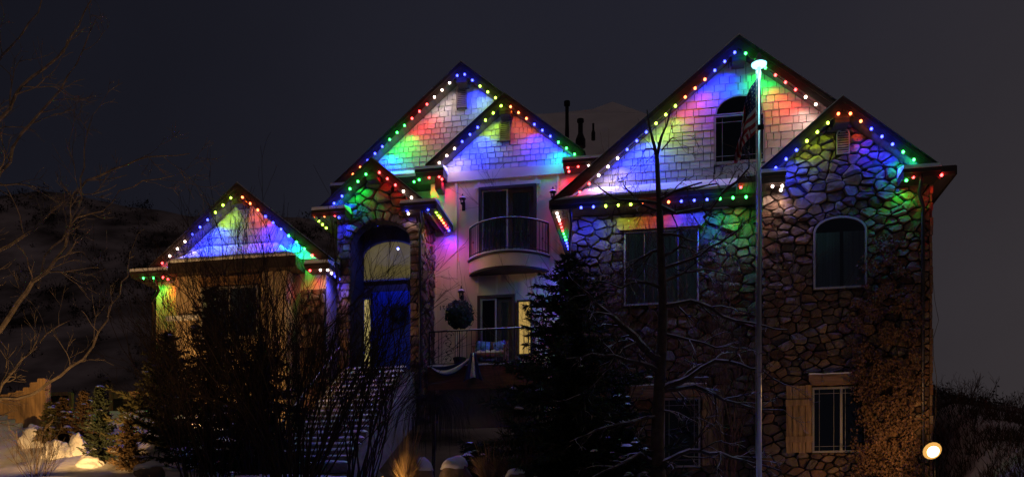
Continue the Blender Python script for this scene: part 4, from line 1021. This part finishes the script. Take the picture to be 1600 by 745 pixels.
# ------------------------------------------------------------------ garden floodlights
m_flood = M_emit('warm_lamp_lens', (1, .70, .28), 9); m_flood.cycles.emission_sampling = 'NONE'
m_glow_rim = M_emit('painted_glow_rim', (1, .50, .12), .9); m_glow_rim.cycles.emission_sampling = 'NONE'  # emission ring paints the yellow glow around the lens
def flood(p, aim, watt, label, r=.13, cone=120):
    g = Vector((p.x, p.y, gz(p.x, p.y))); t = thing('garden_floodlight', g, label, 'lamp', 'warm floodlights in the garden')
    d = (aim - p).normalized(); u = d.orthogonal().normalized(); w = d.cross(u)
    def ringz(prof): 
        vs = []; k = 16
        for rr, s in prof: vs += [p + d*s + (u*math.cos(2*math.pi*j/k) + w*math.sin(2*math.pi*j/k))*rr for j in range(k)]
        return vs, [(i*k+j, i*k+(j+1) % k, (i+1)*k+(j+1) % k, (i+1)*k+j) for i in range(len(prof)-1) for j in range(k)] + [tuple(range(k))]
    b = MB(); b.add(*ringz([(r*.4, -.2), (r*.8, -.12), (r*1.12, -.005), (r*1.0, -.004)])); b.build('lamp_housing', m_black, t)
    b = MB(); b.add(*ringz([(r*.98, -.01), (r*.9, .03), (r*.5, .055), (r*.05, .06)])); b.build('lamp_lens', m_flood, t, True)
    b = MB(); b.add(*ringz([(r*1.0, -.012), (r*1.45, .06), (r*1.5, .062), (r*1.1, -.03)])); b.build('lamp_glow_rim', m_glow_rim, t, True)
    tube('stake', [p - d*.12, Vector((p.x, p.y, g.z-.1)) - d*.12], .018, m_black, t, k=6)
    l = bpy.data.lights.new('flood_light', 'SPOT' if cone < 180 else 'POINT'); l.energy = watt
    if cone < 180: l.spot_size = math.radians(cone); l.spot_blend = .6
    l.color = (1, .54, .17); l.shadow_soft_size = .08
    o = link(bpy.data.objects.new('flood_light', l)); o.location = p + d*(.09 if cone < 180 else .30) - g; o.rotation_euler = d.to_track_quat('-Z', 'Y').to_euler(); o.parent = t
flood(P(1458, 705, 21.5), Vector((1.5, 15, 6.0)), 75, 'glaring warm floodlight on a stake right of the stone wing', .14, 360)
fp = P(268, 722, 21.2); fp.z = gz(fp.x, fp.y)+.35; flood(fp, fp + Vector((.9, 1.8, 1.6)), 420, 'warm floodlight hidden behind the bare shrub under the left wing', .08)
fp = P(20, 760, 15.2); fp.z = gz(fp.x, fp.y)+.2; flood(fp, P(85, 690, 20.5), 1900, 'warm floodlight low in front of the fence at the left edge', .08, 75)
fp = P(-60, 800, 11.6); fp.z = gz(fp.x, fp.y)+.2; flood(fp, P(60, 330, 13.5), 230, 'warm uplight at the foot of the leafless left tree', .07, 110)
fp = P(596, 740, 18.4); fp.z = gz(fp.x, fp.y)+.05; flood(fp, fp + Vector((1.6, .5, .5)), 22, 'small warm floodlight low beside the foot of the stairs', .05, 110)

# ------------------------------------------------------------------ plants
def wander(mb, p, d, L, r, depth, R, spread=.6, up=.05, k=4, kids=(3, 5), jit=.16, shrink=.62, tips=None, rmin=.0035):
    n = max(3, int(4 + L*2.2)); pts_ = [Vector(p)]; d = Vector(d).normalized()
    for i in range(n):
        d = (d + Vector((R.gauss(0, jit), R.gauss(0, jit), R.gauss(0, jit) + up))).normalized(); pts_.append(pts_[-1] + d*(L/n))
    mb.tube(pts_, r, max(rmin, r*.45), k, False)
    if tips is not None and depth == 0: tips.append(pts_[-1])
    if depth > 0:
        for _ in range(R.randint(*kids)):
            t = R.uniform(.25, 1.0); i = min(n-1, int(t*n)); q = pts_[i].lerp(pts_[i+1], t*n - i if t < 1 else 1)
            dd = (pts_[i+1]-pts_[i]).normalized(); s = Vector((R.gauss(0, 1), R.gauss(0, 1), R.gauss(0, 1))); s = (s - dd*s.dot(dd)).normalized()
            wander(mb, q, dd + s*spread*R.uniform(.7, 1.4), L*shrink*R.uniform(.6, 1.1), max(rmin, r*.55), depth-1, R, spread, up, max(3, k-1), kids, jit, shrink, tips, rmin)
def limb(mb, pxs, Y, r0, r1, R, depth=2, kids=(3, 5), L=.9, dY=0., up=.02, k=6, spread=.8, every=2):
    """a limb through measured places, roughened, with side twigs"""
    n = len(pxs); base = [P(a, b, Y + dY*i/max(1, n-1)) for i, (a, b) in enumerate(pxs)]
    q = []
    for a, b in zip(base, base[1:]):
        m = max(2, int((b-a).length/.22))
        for i in range(m): q.append(a.lerp(b, i/m) + Vector((R.gauss(0, .02), R.gauss(0, .04), R.gauss(0, .02)))*(1 if i else 0))
    q.append(base[-1]); mb.tube(q, r0, r1, k, True)
    for i in range(1, len(q)):
        if R.random() < 1/every:
            dd = (q[i]-q[i-1]).normalized(); s = Vector((R.gauss(0, 1), R.gauss(0, 1), R.gauss(0, 1) + up*5)); s = (s - dd*s.dot(dd)).normalized()
            rr = (r0 + (r1-r0)*i/len(q))
            wander(mb, q[i], dd*.7 + s*spread, L*R.uniform(.5, 1.2), max(.004, rr*.5), depth-1, R, .7, up, 4, kids)
    return q
# bare tree at the left edge (trunk out of frame)
R = random.Random(31); YL_ = 13.5
tl = MB(); base = Vector((P(-110, 745, YL_).x, YL_, gz(P(-110, 745, YL_).x, YL_)-.1))
tree = thing('bare_tree', base, 'big leafless tree reaching in from the left edge over the hillside', 'tree')
tr = MB(); c0 = P(-110, 650, YL_); c1 = P(-95, 480, YL_); c2 = P(-85, 250, YL_); c3 = P(-80, 60, YL_); tr.tube([base, c0, c1, c2, c3], .17, .06, 9); tr.build('trunk', m_greybark, tree, True)
for pxs, r0, dY in [([(-105, 640), (-50, 615), (0, 606), (34, 561), (73, 521), (110, 500)], .050, .6), ([(-100, 560), (-40, 560), (0, 516), (28, 473), (73, 425), (107, 363), (132, 262), (145, 180)], .055, -.5),
                    ([(-95, 480), (-40, 420), (20, 380), (80, 330), (135, 282), (214, 250), (296, 240)], .045, .8), ([(-90, 380), (-30, 320), (0, 270), (34, 208), (79, 158), (120, 100), (150, 30)], .045, .3),
                    ([(-88, 300), (-40, 230), (0, 186), (34, 135), (90, 90), (143, 0), (160, -40)], .045, -.4), ([(-105, 620), (-30, 635), (60, 610), (130, 561), (169, 499), (190, 440), (200, 414)], .040, -.9),
                    ([(-85, 240), (-20, 120), (20, 70), (60, 20), (80, -40)], .04, .5), ([(60, 450), (70, 400), (120, 340), (160, 330), (186, 298), (270, 275)], .022, .4)]:
    limb(tl, pxs, YL_, r0, .007, R, 3, (2, 4), .85, dY, .05, 5, .8, 2)
tl.raw('crown', m_greybark, tree)
# gnarled bare tree in the middle
R = random.Random(41); YT = 19.6
bx = P(1030, 745, YT).x; tb = Vector((bx, YT, gz(bx, YT)-.1))
tree = thing('bare_tree', tb, 'gnarled leafless tree with stubby snow-dusted branches before the timber-lintel window', 'tree')
tk = MB(); tk.tube([tb] + [P(a, b, YT) for a, b in ((1029, 745), (1027, 680), (1030, 610), (1034, 540), (1036, 470), (1033, 400), (1031, 340), (1029, 300), (1026, 242))], .175, .045, 10)
tk.tube([P(1026, 244, YT), P(1019, 215, YT), P(1014, 195, YT), P(1011, 172, YT)], .042, .012, 7); tk.tube([P(1026, 246, YT), P(1033, 215, YT), P(1042, 195, YT), P(1050, 166, YT)], .040, .012, 7); tk.build('trunk', m_bark, tree, True)
tc_ = MB()
for pxs, r0, dY in [([(1029, 318), (984, 313), (956, 307), (934, 291)], .032, -.3), ([(1031, 312), (1053, 299), (1097, 285)], .032, -.5), ([(1053, 300), (1090, 293), (1120, 287)], .022, .2), ([(1033, 322), (1057, 333), (1097, 325), (1117, 340)], .035, -.4),
                    ([(1031, 330), (1000, 318), (985, 300), (975, 290)], .022, -.2), ([(1028, 236), (1018, 232), (1005, 238)], .012, 0), ([(1034, 235), (1045, 222), (1052, 215)], .012, 0),
                    ([(1033, 366), (1062, 368), (1090, 378)], .03, -.5), ([(1032, 390), (1008, 400), (990, 412), (978, 420)], .03, .3), ([(1034, 420), (1080, 405), (1109, 386), (1138, 370), (1180, 337)], .03, -.6), ([(1034, 400), (1063, 385), (1090, 396), (1110, 390)], .028, .4),
                    ([(1035, 440), (1070, 425), (1100, 420), (1140, 430)], .03, .5), ([(1034, 450), (1000, 440), (970, 450), (945, 440)], .03, -.5), ([(1036, 478), (1080, 470), (1110, 480), (1150, 501), (1195, 509), (1230, 515)], .045, -.8),
                    ([(1036, 521), (1078, 531), (1118, 543), (1140, 540)], .03, -.3), ([(1033, 560), (1008, 545), (991, 523), (944, 484), (920, 460), (895, 438)], .075, -.9), ([(1034, 608), (1078, 589), (1118, 563), (1157, 569), (1190, 577), (1225, 600)], .06, -.7),
                    ([(1034, 610), (1055, 608), (1086, 602), (1130, 624), (1173, 636), (1225, 640)], .05, .3), ([(1030, 725), (1050, 716), (1078, 703), (1126, 707), (1177, 723), (1220, 735)], .055, -.4), ([(1026, 722), (1000, 708), (975, 722), (945, 735), (925, 745)], .05, -.6),
                    ([(1030, 650), (1000, 655), (975, 660), (930, 672), (890, 690)], .035, -1.2), ([(1031, 580), (1000, 566), (960, 555), (925, 552), (885, 560)], .045, -1.2), ([(1030, 640), (1060, 645), (1090, 660)], .025, -.4), ([(1128, 302), (1150, 285), (1165, 268), (1171, 257)], .028, -.2),
                    ([(1100, 340), (1112, 325), (1128, 302)], .028, -.2), ([(985, 520), (960, 560), (930, 600), (885, 625)], .03, -.5)]:
    limb(tc_, pxs, YT, r0*1.4, .014, R, 3, (2, 4), .62, dY, -.05, 6, .9, 1.2)
tc_.raw('crown', m_barksnow, tree)

def conifer(p, h, w, R, mat, label, group=None, dens=1., snow=0., droop=.25, name='conifer', asp=1.4, pw=.75):
    t = thing(name, p, label, 'tree', group)
    tk = MB(); tk.tube([p - Vector((0, 0, .1)), p + Vector((0, 0, h*.95))], max(.02, h*.016), .006, 6); tk.build('trunk', m_bark, t)
    f = MB(); sn = MB(); nb = int(h*26*dens)
    for i in range(nb):
        q = (i + R.random())/nb; z = h*(.03 + .96*q); rad = w*.5*((1-q)**pw)*R.uniform(.42, 1.2) + .05
        a = i*2.399 + R.gauss(0, .3); d = Vector((math.cos(a), math.sin(a), R.uniform(-.05, .35) if droop < .2 else R.uniform(-.25, .2)))
        n = max(3, int(rad/.09)); c = p + Vector((0, 0, z)); pr = c
        for s_ in range(1, n+1):
            t_ = s_/n; qn = c + d*rad*t_ + Vector((0, 0, -droop*rad*t_*(1-t_*.9)))
            f.tube([pr, qn], .012, .008, 3, False)
            for _ in range(int(5 + 3*dens)):
                u = (d + Vector((R.gauss(0, .7), R.gauss(0, .7), R.gauss(0, .5)))).normalized(); v = u.orthogonal().normalized(); l = R.uniform(.06, .13)*(1.2-.5*q)*asp
                v = (v*math.cos(s_*1.7+_) + u.cross(v)*math.sin(s_*1.7+_)); b0 = pr.lerp(qn, R.random())
                f.add([b0 - v*.010, b0 + u*l*.5 - v*.018, b0 + u*l, b0 + u*l*.5 + v*.018], [(0, 1, 2, 3)])
            if snow and t_ > .35 and R.random() < snow:
                s2 = R.uniform(.05, .11); cc = qn + Vector((0, 0, .04))
                vs = [cc + Vector((s2*1.3*math.cos(k*1.047), s2*math.sin(k*1.047), R.gauss(0, .01))) for k in range(6)]; vs += [cc + Vector((s2*.7*math.cos(k*1.047), s2*.6*math.sin(k*1.047), s2*.5)) for k in range(6)]
                sn.add(vs, [(k, (k+1) % 6, 6+(k+1) % 6, 6+k) for k in range(6)] + [tuple(range(6, 12)), tuple(range(6))])
            pr = qn
    f.raw('crown', mat, t)
    if sn.f:
        o = sn.raw('snow_clumps', m_snow, t, True); o['kind'] = 'stuff'
    return t
def ground_pt(px, Y): x = P(px, 700, Y).x; return Vector((x, Y, gz(x, Y)))
R = random.Random(51)
p = ground_pt(890, 20.6); top = P(890, 394, 20.6)
conifer(p, top.z-p.z, 4.9, R, m_needle, 'tall dark spruce in front of the balcony wall', None, 2.0, .010, .30, 'spruce_tree', 2.0, .56)
p = ground_pt(330, 19.6); conifer(p, P(333, 448, 19.6).z-p.z, 2.6, R, m_needle, 'dark conifer behind the shrubs, its tip before the left wing window', None, 1.5, .012, .25, 'spruce_tree', 1.7, .62)
p = ground_pt(408, 19.3); conifer(p, P(400, 535, 19.3).z-p.z, 3.0, R, m_needle, 'darker broad conifer right of the other one behind the bare shrubs', None, 1.6, .02, .25, 'spruce_tree', 1.7, .55)
p = ground_pt(262, 20.2); conifer(p, P(250, 520, 20.2).z-p.z, 3.0, R, m_needle2, 'olive bushy conifer against the left corner of the house', None, 2.0, .012, .1, 'juniper_tree', 1.5)
for px, py, Y, w, mat, lb, sn in ((78, 628, 20.6, .75, m_needle2, 'small olive conifer nearest the cedar fence post', .05), (100, 622, 20.9, .8, m_needle3, 'small conifer in the middle of the snowy clump, second from the fence', .06), (131, 612, 20.8, .85, m_needle3, 'rust-tinged pointed conifer with heaped snow at its foot', .06),
                                (156, 604, 19.6, 1.0, m_needle, 'tallest dark young spruce in the row of small conifers at left', .05), (201, 656, 19.0, .9, m_needle3, 'loose rusty young conifer at the right end of the small row', .015)):
    p = ground_pt(px, Y); conifer(p, P(px, py, Y).z-p.z, w, R, mat, lb, 'young conifers at the lower left', 2.4, sn, .1, 'young_conifer', 1.0)
for px, py, Y, w, lb in ((968, 600, 21.2, 1.5, 'low snow-dusted evergreen bush left of the gnarled tree'), (745, 694, 20.4, 1.6, 'low blue-snowed evergreen bush under the deck'), (985, 672, 20.0, 1.5, 'low spreading evergreen at the foot of the gnarled tree')):
    p = ground_pt(px, Y); conifer(p, max(.5, P(px, py, Y).z-p.z), w, R, m_needle, lb, 'low evergreen bushes', 3.0, .10, .1, 'evergreen_bush', 1.1)

def shrub(px, Y, n, h, spread_, R, mat, label, depth=2, r=.012, kids=(2, 4), lean=0., up=.06, name='bare_shrub', bw=.25, group=None):
    p = ground_pt(px, Y); t = MB()
    for i in range(n):
        a = R.random()*2*math.pi; s = R.random()**.7*spread_
        wander(t, p + Vector((math.cos(a)*bw*R.random(), math.sin(a)*bw*R.random(), -.05)), Vector((math.cos(a)*s + lean, math.sin(a)*s*.8, 1)), h*R.uniform(.6, 1.05), r*R.uniform(.7, 1.3), depth, R, .42, up, 4, kids, .09, .55, None, .0035)
    o = t.raw(name, mat); return tag(o, label, 'shrub', group)
R = random.Random(61)
shrub(470, 16.6, 52, 4.2, .66, R, m_twig, 'largest bare multi-stemmed shrub fanning out in front of the left wing', 3, .022, (2, 4), .06, .03, bw=.5)
shrub(400, 17.6, 40, 3.9, .5, R, m_twig, 'upright bare shrub behind the largest one, tips against the low gable', 3, .016, (2, 4), 0, .05, bw=.4)
shrub(560, 17.4, 22, 3.7, .34, R, m_twig, 'bare shrub standing before the stairs with tips over the door', 2, .018, (3, 5), .12, .04, bw=.4)
shrub(300, 17.2, 22, 3.1, .6, R, m_twig, 'low bare shrub at the left side of the shrub mass', 3, .013, (2, 4), -.1, .03, bw=.4)
shrub(345, 16.9, 30, 3.3, .5, R, m_twig, 'bare shrub between the low one and the upright one at left', 3, .013, (2, 4), 0, .04, bw=.4)
shrub(435, 17.0, 30, 3.6, .42, R, m_twig, 'fine-twigged bare shrub in the middle of the shrub mass', 3, .013, (2, 4), 0, .04, bw=.4)
shrub(55, 18.2, 22, 1.1, .9, R, m_twig, 'small twiggy bush on the snow at the lower left corner', 2, .007, (2, 4), 0, .04, bw=.35)
shrub(930, 22.6, 18, 6.0, .16, R, m_redtwig, 'tall reddish twiggy shrub against the stone wall left of the window', 3, .014, (3, 5), 0, .05, bw=.35)
shrub(1135, 22.6, 16, 5.6, .16, R, m_redtwig, 'tall reddish twiggy shrub against the stone wall right of the window', 3, .014, (3, 5), 0, .05, bw=.35)
shrub(820, 26.0, 30, 3.4, .26, R, m_twig, 'dark twiggy climber before the warm-lit side window', 2, .012, (3, 5), 0, .05, bw=.2)
shrub(800, 18.6, 16, .8, .8, R, m_redtwig, 'small reddish twiggy bush beside the second grass clump', 2, .006, (2, 4), 0, .04, bw=.2)
for i, (px, Y, h) in enumerate(((1478, 27, .75), (1500, 29, .8), (1522, 25.5, .6), (1548, 30, .75), (1570, 26.5, .6), (1592, 31, .8))):
    shrub(px, Y, 26, h, .8, R, m_redtwig, ('twiggy brown bush on the slope just behind the glaring floodlight', 'twiggy brown bush second from the house corner on the right slope', 'low twiggy bush in the middle of the right slope', 'taller twiggy bush on the right slope skyline', 'low twiggy bush near the right edge on the slope', 'twiggy bush cut by the right edge of the slope')[i], 2, .009, (2, 4), 0, .03, bw=.9, group='brush on the right slope')
# weeping tree under the deck
R = random.Random(71); p = ground_pt(676, 20.4); wt = thing('weeping_tree', p, 'small weeping bare tree beside the stairs under the deck', 'tree')
hd = P(672, 612, 20.4).z - p.z
tube('trunk', [p - Vector((0, 0, .1)), p + Vector((.03, 0, hd*.5)), p + Vector((-.02, 0, hd*.92))], .05, m_bark, wt, .035, 7)
t = MB()
for i in range(150):
    a = R.random()*2*math.pi; r = R.uniform(.25, 1.05); c = p + Vector((0, 0, hd*.9)); top = Vector((math.cos(a)*r*.55, math.sin(a)*r*.5, R.uniform(.05, .22)))
    e = Vector((math.cos(a)*r, math.sin(a)*r*.8, -R.uniform(.4, 1.3)))
    t.tube([c, c+top*.6, c+top, c + top.lerp(e, .45) + Vector((math.cos(a)*.12, 0, .05)), c+e], .010, .004, 4, False)
t.raw('crown', m_twig, wt)
# vine on the right stone wall
R = random.Random(81); vb = ground_pt(1390, 22.7)
vine = thing('climbing_vine', vb, 'mass of dry brown-leaved vine climbing the right stone wing', 'vine')
t = MB(); lv = MB()
edge_l = [(745, 1335), (700, 1338), (650, 1345), (600, 1338), (560, 1326), (500, 1330), (450, 1342), (410, 1352), (385, 1362), (365, 1372)]
def vl(y):
    for (a, b), (c, d) in zip(edge_l, edge_l[1:]):
        if c <= y <= a: return b + (d-b)*(a-y)/(a-c)
    return 1340
for i in range(16):
    x = R.uniform(1345, 1435); pts_ = []
    for y in range(800, int(R.uniform(380, 520)), -30): pts_.append(P(x, y, 22.86 + R.gauss(0, .03))); x += R.gauss(0, 5)
    t.tube(pts_, .014, .006, 4, False)
t.raw('stems', m_twig, vine)
n = 0
while n < 9000:
    y = R.uniform(365, 790); x = R.uniform(1315, 1448); l = vl(y) + R.gauss(0, 6); rr = 1436 + R.gauss(0, 8) - max(0, (470-y))*.35
    if not l < x < rr: continue
    nn = noise.noise(Vector((x*.045, y*.045, 0)))
    if nn < -.05 - .25*(y > 560): continue
    if x > 1400 and R.random() < .45: continue
    c = P(x, y, 22.84 - abs(R.gauss(0, .14)) - .2*max(0, nn)); u = Vector((R.gauss(0, .6), R.gauss(0, .4), -R.uniform(.3, 1))).normalized(); v = u.cross(Vector((R.gauss(0, .4), -1, R.gauss(0, .4)))).normalized(); k = R.uniform(.028, .055); w = Vector((0, -.012, 0))
    lv.add([c, c + u*k*.6 + v*k*.55 + w, c + u*k*1.7, c + u*k*.6 - v*k*.55 + w], [(0, 1, 2), (0, 2, 3)]); n += 1
o = lv.raw('leaves', m_leafdry, vine); o['kind'] = 'stuff'
# grass clumps
def grass(px, Y, h, n, w, R, label, plume=0):
    p = ground_pt(px, Y); t = MB()
    for i in range(n):
        a = R.random()*2*math.pi; s = R.random()**.6*w; hh = h*R.uniform(.35, 1) if i > plume else h*R.uniform(1.3, 1.75)
        b0 = p + Vector((math.cos(a)*s*.35, math.sin(a)*s*.35, -.03)); e = b0 + Vector((math.cos(a)*s*1.2, math.sin(a)*s*1.2, hh)); m_ = b0.lerp(e, .55) + Vector((0, 0, hh*.12))
        q = Vector((-math.sin(a + R.gauss(0, 1)), math.cos(a), 0))*.007
        t.add([b0-q, b0+q, m_+q*.8, m_-q*.8, e], [(0, 1, 2, 3), (3, 2, 4)])
    o = t.raw('grass_clump', m_grass); tag(o, label, 'grass', 'dry ornamental grass clumps')
R = random.Random(91)
grass(633, 19.0, .85, 1500, .30, R, 'tall dry ornamental grass clump at the foot of the stairs', 90)
grass(766, 18.8, .62, 1300, .34, R, 'shorter dry grass clump left of the dark spruce', 20)
R = random.Random(95); br = MB()
for i in range(15000):
    y = R.uniform(22.3, 33.5); x = R.uniform(7.0, 7.5 + (y-18)*.55)
    if noise.noise(Vector((x*.9, y*.9, 2))) < -.22: continue
    b0 = Vector((x, y, gz(x, y)-.03)); e = b0 + Vector((R.gauss(0, .13), R.gauss(0, .13), R.uniform(.12, .42))); q = Vector((R.gauss(0, 1), R.gauss(0, 1), 0)).normalized()*.013
    br.add([b0-q, b0+q, e], [(0, 1, 2)])
o = br.raw('slope_brush', m_brush); tag(o, 'dry brown brush covering the slope behind the glaring floodlight', 'brush'); o['kind'] = 'stuff'
# boulders
def boulder(px, Y, w, h, seed, label):
    p = ground_pt(px, Y); me = bpy.data.meshes.new('boulder'); bm = bmesh.new(); bmesh.ops.create_icosphere(bm, subdivisions=3, radius=1)
    for v in bm.verts:
        n_ = 1 + .28*noise.noise(v.co*1.3 + Vector((seed, 0, 0))) + .1*noise.noise(v.co*3.5 + Vector((0, seed, 0))); v.co = Vector((v.co.x*w*n_, v.co.y*w*.8*n_, v.co.z*h*n_))
    bm.to_mesh(me); me.materials.append(m_rock); t = thing('boulder', p, label, 'rock', 'snow-capped garden boulders')
    o = link(bpy.data.objects.new('rock', me)); o.location = (0, 0, h*.5); o.parent = t
    bm2 = bmesh.new(); bm2.from_mesh(me); bmesh.ops.delete(bm2, geom=[v for v in bm2.verts if v.co.z < h*.22 + .10*noise.noise(v.co*2.2)], context='VERTS')
    for v in bm2.verts: v.co += Vector((v.co.x*.05, v.co.y*.05, .05 + .05*max(0, noise.noise(v.co*2)) ))
    ms = bpy.data.meshes.new('snow_cap'); bm2.to_mesh(ms); bm2.free(); bm.free(); ms.materials.append(m_snow); ms.polygons.foreach_set('use_smooth', [True]*len(ms.polygons)); me.polygons.foreach_set('use_smooth', [True]*len(me.polygons))
    s = link(bpy.data.objects.new('snow_cap', ms)); s.location = (0, 0, h*.5); s.parent = t; md = s.modifiers.new('thick', 'SOLIDIFY'); md.thickness = .05; md.offset = -1
boulder(657, 19.4, .34, .42, 3, 'slanting snow-covered boulder behind the tall grass clump')
boulder(712, 19.2, .36, .36, 7, 'rounded boulder with a thick snow cap between the grass clumps')
boulder(235, 18.0, .34, .2, 11, 'flat snowy rock left of the bare shrub stems')
boulder(805, 18.4, .22, .20, 15, 'small snowy stone at the foot of the spruce')
# snow mounds among the small conifers
def mound(px, Y, w, h, seed, label):
    p = ground_pt(px, Y); bm = bmesh.new(); bmesh.ops.create_icosphere(bm, subdivisions=4, radius=1)
    for v in bm.verts:
        n_ = 1 + .35*noise.noise(v.co*1.4 + Vector((seed, 0, 0))) + .16*noise.noise(v.co*3.2 + Vector((0, seed, 0))); v.co = Vector((v.co.x*w*n_, v.co.y*w*.7*n_, v.co.z*h*n_))
    me = bpy.data.meshes.new('snow_mound'); bm.to_mesh(me); bm.free(); me.materials.append(m_snow); me.polygons.foreach_set('use_smooth', [True]*len(me.polygons))
    o = link(bpy.data.objects.new('snow_mound', me)); o.location = p; tag(o, label, 'snow', 'snow heaped among the small conifers')
mound(88, 20.0, .42, .42, 2, 'heap of lit snow between fence post and small conifers')
mound(120, 20.2, .26, .46, 8, 'tall lump of snow caught on the rusty pointed conifer')
mound(58, 20.9, .5, .5, 9, 'snow bank against the base of the cedar fence')
mound(140, 19.4, .36, .22, 12, 'low snow heap at the foot of the tallest young spruce')

# ------------------------------------------------------------------ fences
ft = thing('cedar_fence', (P(64, 690, 21.6).x, 21.6, 4.), 'warm-lit stepped cedar fence running back from a post at left', 'fence')
def board(name, px0, px1, pyt, Y, th, parent, zlow=None):
    a, c = P(px0, pyt, Y), P(px1, pyt, Y); z0 = gz((a.x+c.x)/2, Y)-.2
    b = MB(); z1 = a.z; w = c.x-a.x
    b.prism([(a.x, z0), (c.x, z0), (c.x, z1-.03), (c.x-.03, z1), (a.x+.03, z1), (a.x, z1-.03)], Y, Y+th); return b.build(name, m_fence, parent)
board('fence_post', 58, 71, 591, 21.6, .22, ft)
for i, (a, c, t_, Y) in enumerate(((46.5, 58.5, 597, 21.85), (35.5, 47.5, 605, 22.2), (24, 36, 610, 22.6), (12, 25, 613, 23.0), (0, 13, 616, 23.4))): board('fence_board', a, c, t_, Y, .04, ft)
f2 = thing('garden_gate', (P(90, 640, 24).x, 24, 4.5), 'dim timber gate frame behind the small conifers', 'gate')
board('gate_post', 106.5, 111.5, 612, 24, .12, f2)
a, c = P(72, 612, 24), P(106, 612, 24); box('top_rail', a.x, c.x, 24, 24.1, a.z-.12, a.z-.02, m_fence, f2)
for k in range(7):
    x = a.x + (c.x-a.x)*k/7; box('gate_slat', x+.01, x+(c.x-a.x)/7-.01, 24.05, 24.08, a.z-1.6, a.z-.125, m_trim, f2)
f3 = thing('board_fence', (P(205, 640, 25).x, 25, 4.5), 'low board fence joining the left corner of the house', 'fence')
board('fence_post', 170, 176, 611, 25, .14, f3)
a, c = P(176, 612, 25.02), P(243, 612, 25.02)
box('top_rail', a.x, c.x, 25.0, 25.1, a.z-.22, a.z, m_fence, f3)
n = 9
for k in range(n): box('fence_board', a.x+(c.x-a.x)*k/n+.005, a.x+(c.x-a.x)*(k+1)/n-.005, 25.03, 25.06, a.z-1.9, a.z-.225, m_trim, f3)
print('individual shingles', n_sh, 'stones', n_st)
